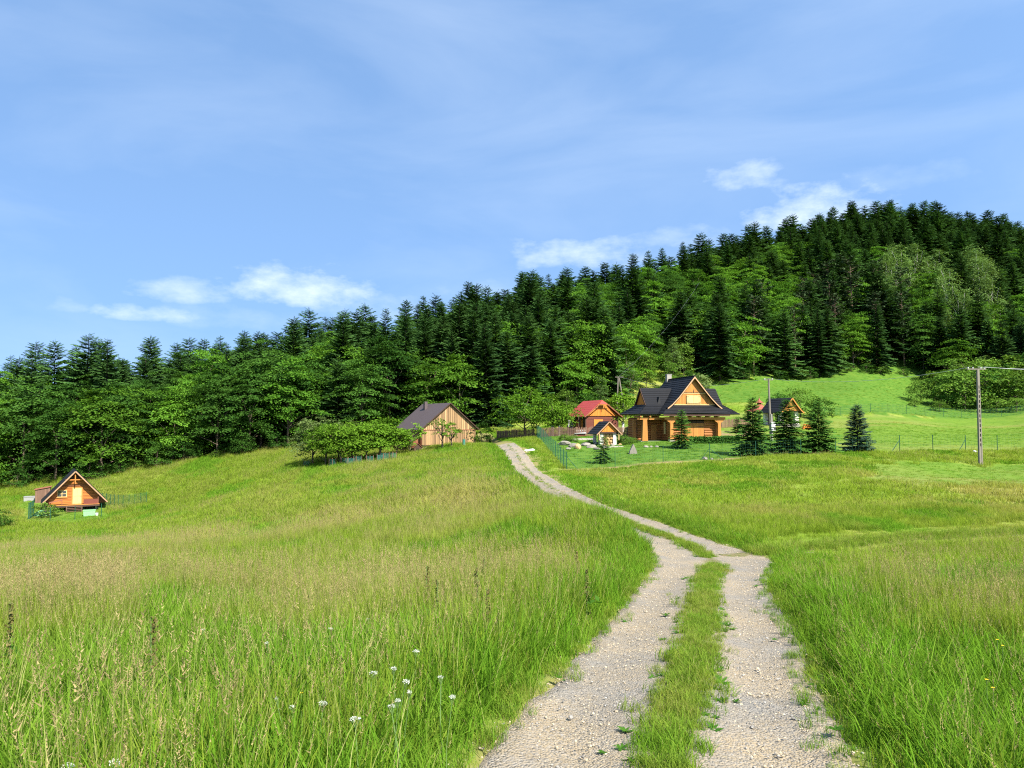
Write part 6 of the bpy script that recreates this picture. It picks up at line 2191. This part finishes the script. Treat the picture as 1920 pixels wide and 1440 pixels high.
UM = [umbel_mesh(i, r) for i, r in enumerate((.021, .027, .018))]
for i, (u, v) in enumerate([(737, 1252), (762, 1276), (768, 1297), (746, 1312), (848, 1305), (548, 1324), (605, 1317), (700, 1260), (826, 1268), (127, 1434), (666, 1346), (518, 1309), (733, 1322), (215, 1428), (500, 1205), (620, 1178), (380, 1180), (690, 1160), (780, 1220)]):
    p = hit(u, v, .57)
    t = thing('umbel_flower', 'white umbel flower rising above the tall grass beside the track', 'flower', (p.x, p.y, p.z + .57), random.random() * 6, 'white umbel flowers in the tall grass')
    for me in UM[i % 3]:
        q = bpy.data.objects.new(me.name, me); COL.objects.link(q); q.parent = t
    t.rotation_euler = (random.gauss(0, .15), random.gauss(0, .15), random.random() * 6)
    k_ = random.uniform(.7, 1.35); t.scale = (k_, k_, 1)


def dock_mesh(seed, h):
    g = np.random.default_rng(seed)
    st = MB().tube([(0, 0, -.1), (.01, .01, h * .5), (0, .02, h)], [.008, .007, .003], 5)
    n = 130
    t = .35 + .65 * g.random(n)
    p = np.stack([g.normal(size=n) * .03 * (1.3 - t), g.normal(size=n) * .03 * (1.3 - t), t * h], 1)
    v, f = leaf_faces(p, unit(g.normal(size=(n, 3))), np.full(n, .018), np.full(n, .011), g)
    v2, f2 = leaf_faces(np.stack([g.normal(size=14) * .08, g.normal(size=14) * .08, h * (.05 + .5 * g.random(14))], 1), unit(g.normal(size=(14, 3)) + [0, 0, 1]), np.full(14, .09), np.full(14, .03), g)
    return st.mesh('stem', STEM), np_mesh('seed_spike', v, f, DOCK), np_mesh('leaves', v2, f2, WEED)


DOCK = leaf_mat('dock_seeds', (.12, .085, .03), (.10, .13, .04), .2, .2)
DK = [dock_mesh(3, .95), dock_mesh(4, .8), dock_mesh(5, .9)]
for i, (u, v) in enumerate([(802, 1075), (820, 1080), (893, 1072), (907, 1052), (915, 1095), (288, 1168), (20, 1150), (1100, 1060), (1082, 1040)]):
    p = hit(u, v, .85)
    t = thing('dock_plant', 'tall dark dock stalk standing above the grass beside the track', 'weed', p, random.random() * 6, 'dock stalks in the meadow')
    for me in DK[i % 3]:
        q = bpy.data.objects.new(me.name, me); COL.objects.link(q); q.parent = t
BC = [umbel_mesh(50, .02)[1], None]
bm_ = MB()
for k in range(5):
    t = 2 * PI * k / 5
    bm_.add([(0, 0, 0), (.011 * math.cos(t - .45), .011 * math.sin(t - .45), .004), (.015 * math.cos(t), .015 * math.sin(t), .003), (.011 * math.cos(t + .45), .011 * math.sin(t + .45), .004)], [(0, 1, 2, 3)])
BUT = bm_.mesh('petals', YELLOW)
BST = MB().tube([(0, 0, -.5), (0, 0, 0)], .003, 4).mesh('stem', STEM)
for u, v in [(1870, 1200), (1880, 1211), (1850, 1275), (1862, 1290), (1560, 1390), (1755, 1410), (560, 1385), (565, 1300), (1830, 1330), (920, 1225), (1480, 1330)]:
    p = hit(u, v, .5)
    if abs(poly_dist([p.x], [p.y], ROAD)[0][0]) < 2.1: continue
    t = thing('buttercup', 'tiny yellow buttercup in the roadside grass', 'flower', (p.x, p.y, p.z + .5), 0, 'yellow buttercups')
    for me in (BUT, BST):
        q = bpy.data.objects.new(me.name, me); COL.objects.link(q); q.parent = t
# dark leafy weeds in the dip behind the first grass
WR = weed(60, 14, .20, .028, WEED, 1.1)
pts = []
for i in range(420):
    u = rng.uniform(0, 760); v = 1225 - u * .05 + rng.normal() * 16
    p = hit(u, v, .25); pts.append((p.x, p.y, p.z))
pts = np.array(pts); n = len(pts)
scatter('nettle_patch', pts, np.stack([rng.normal(size=n) * .2, rng.normal(size=n) * .2, rng.random(n) * 6], 1), np.tile((.9 + .8 * rng.random(n))[:, None], (1, 3)), np.zeros(n, int), proto_collection('weed_shapes', [WR], 'weed_leaf'))
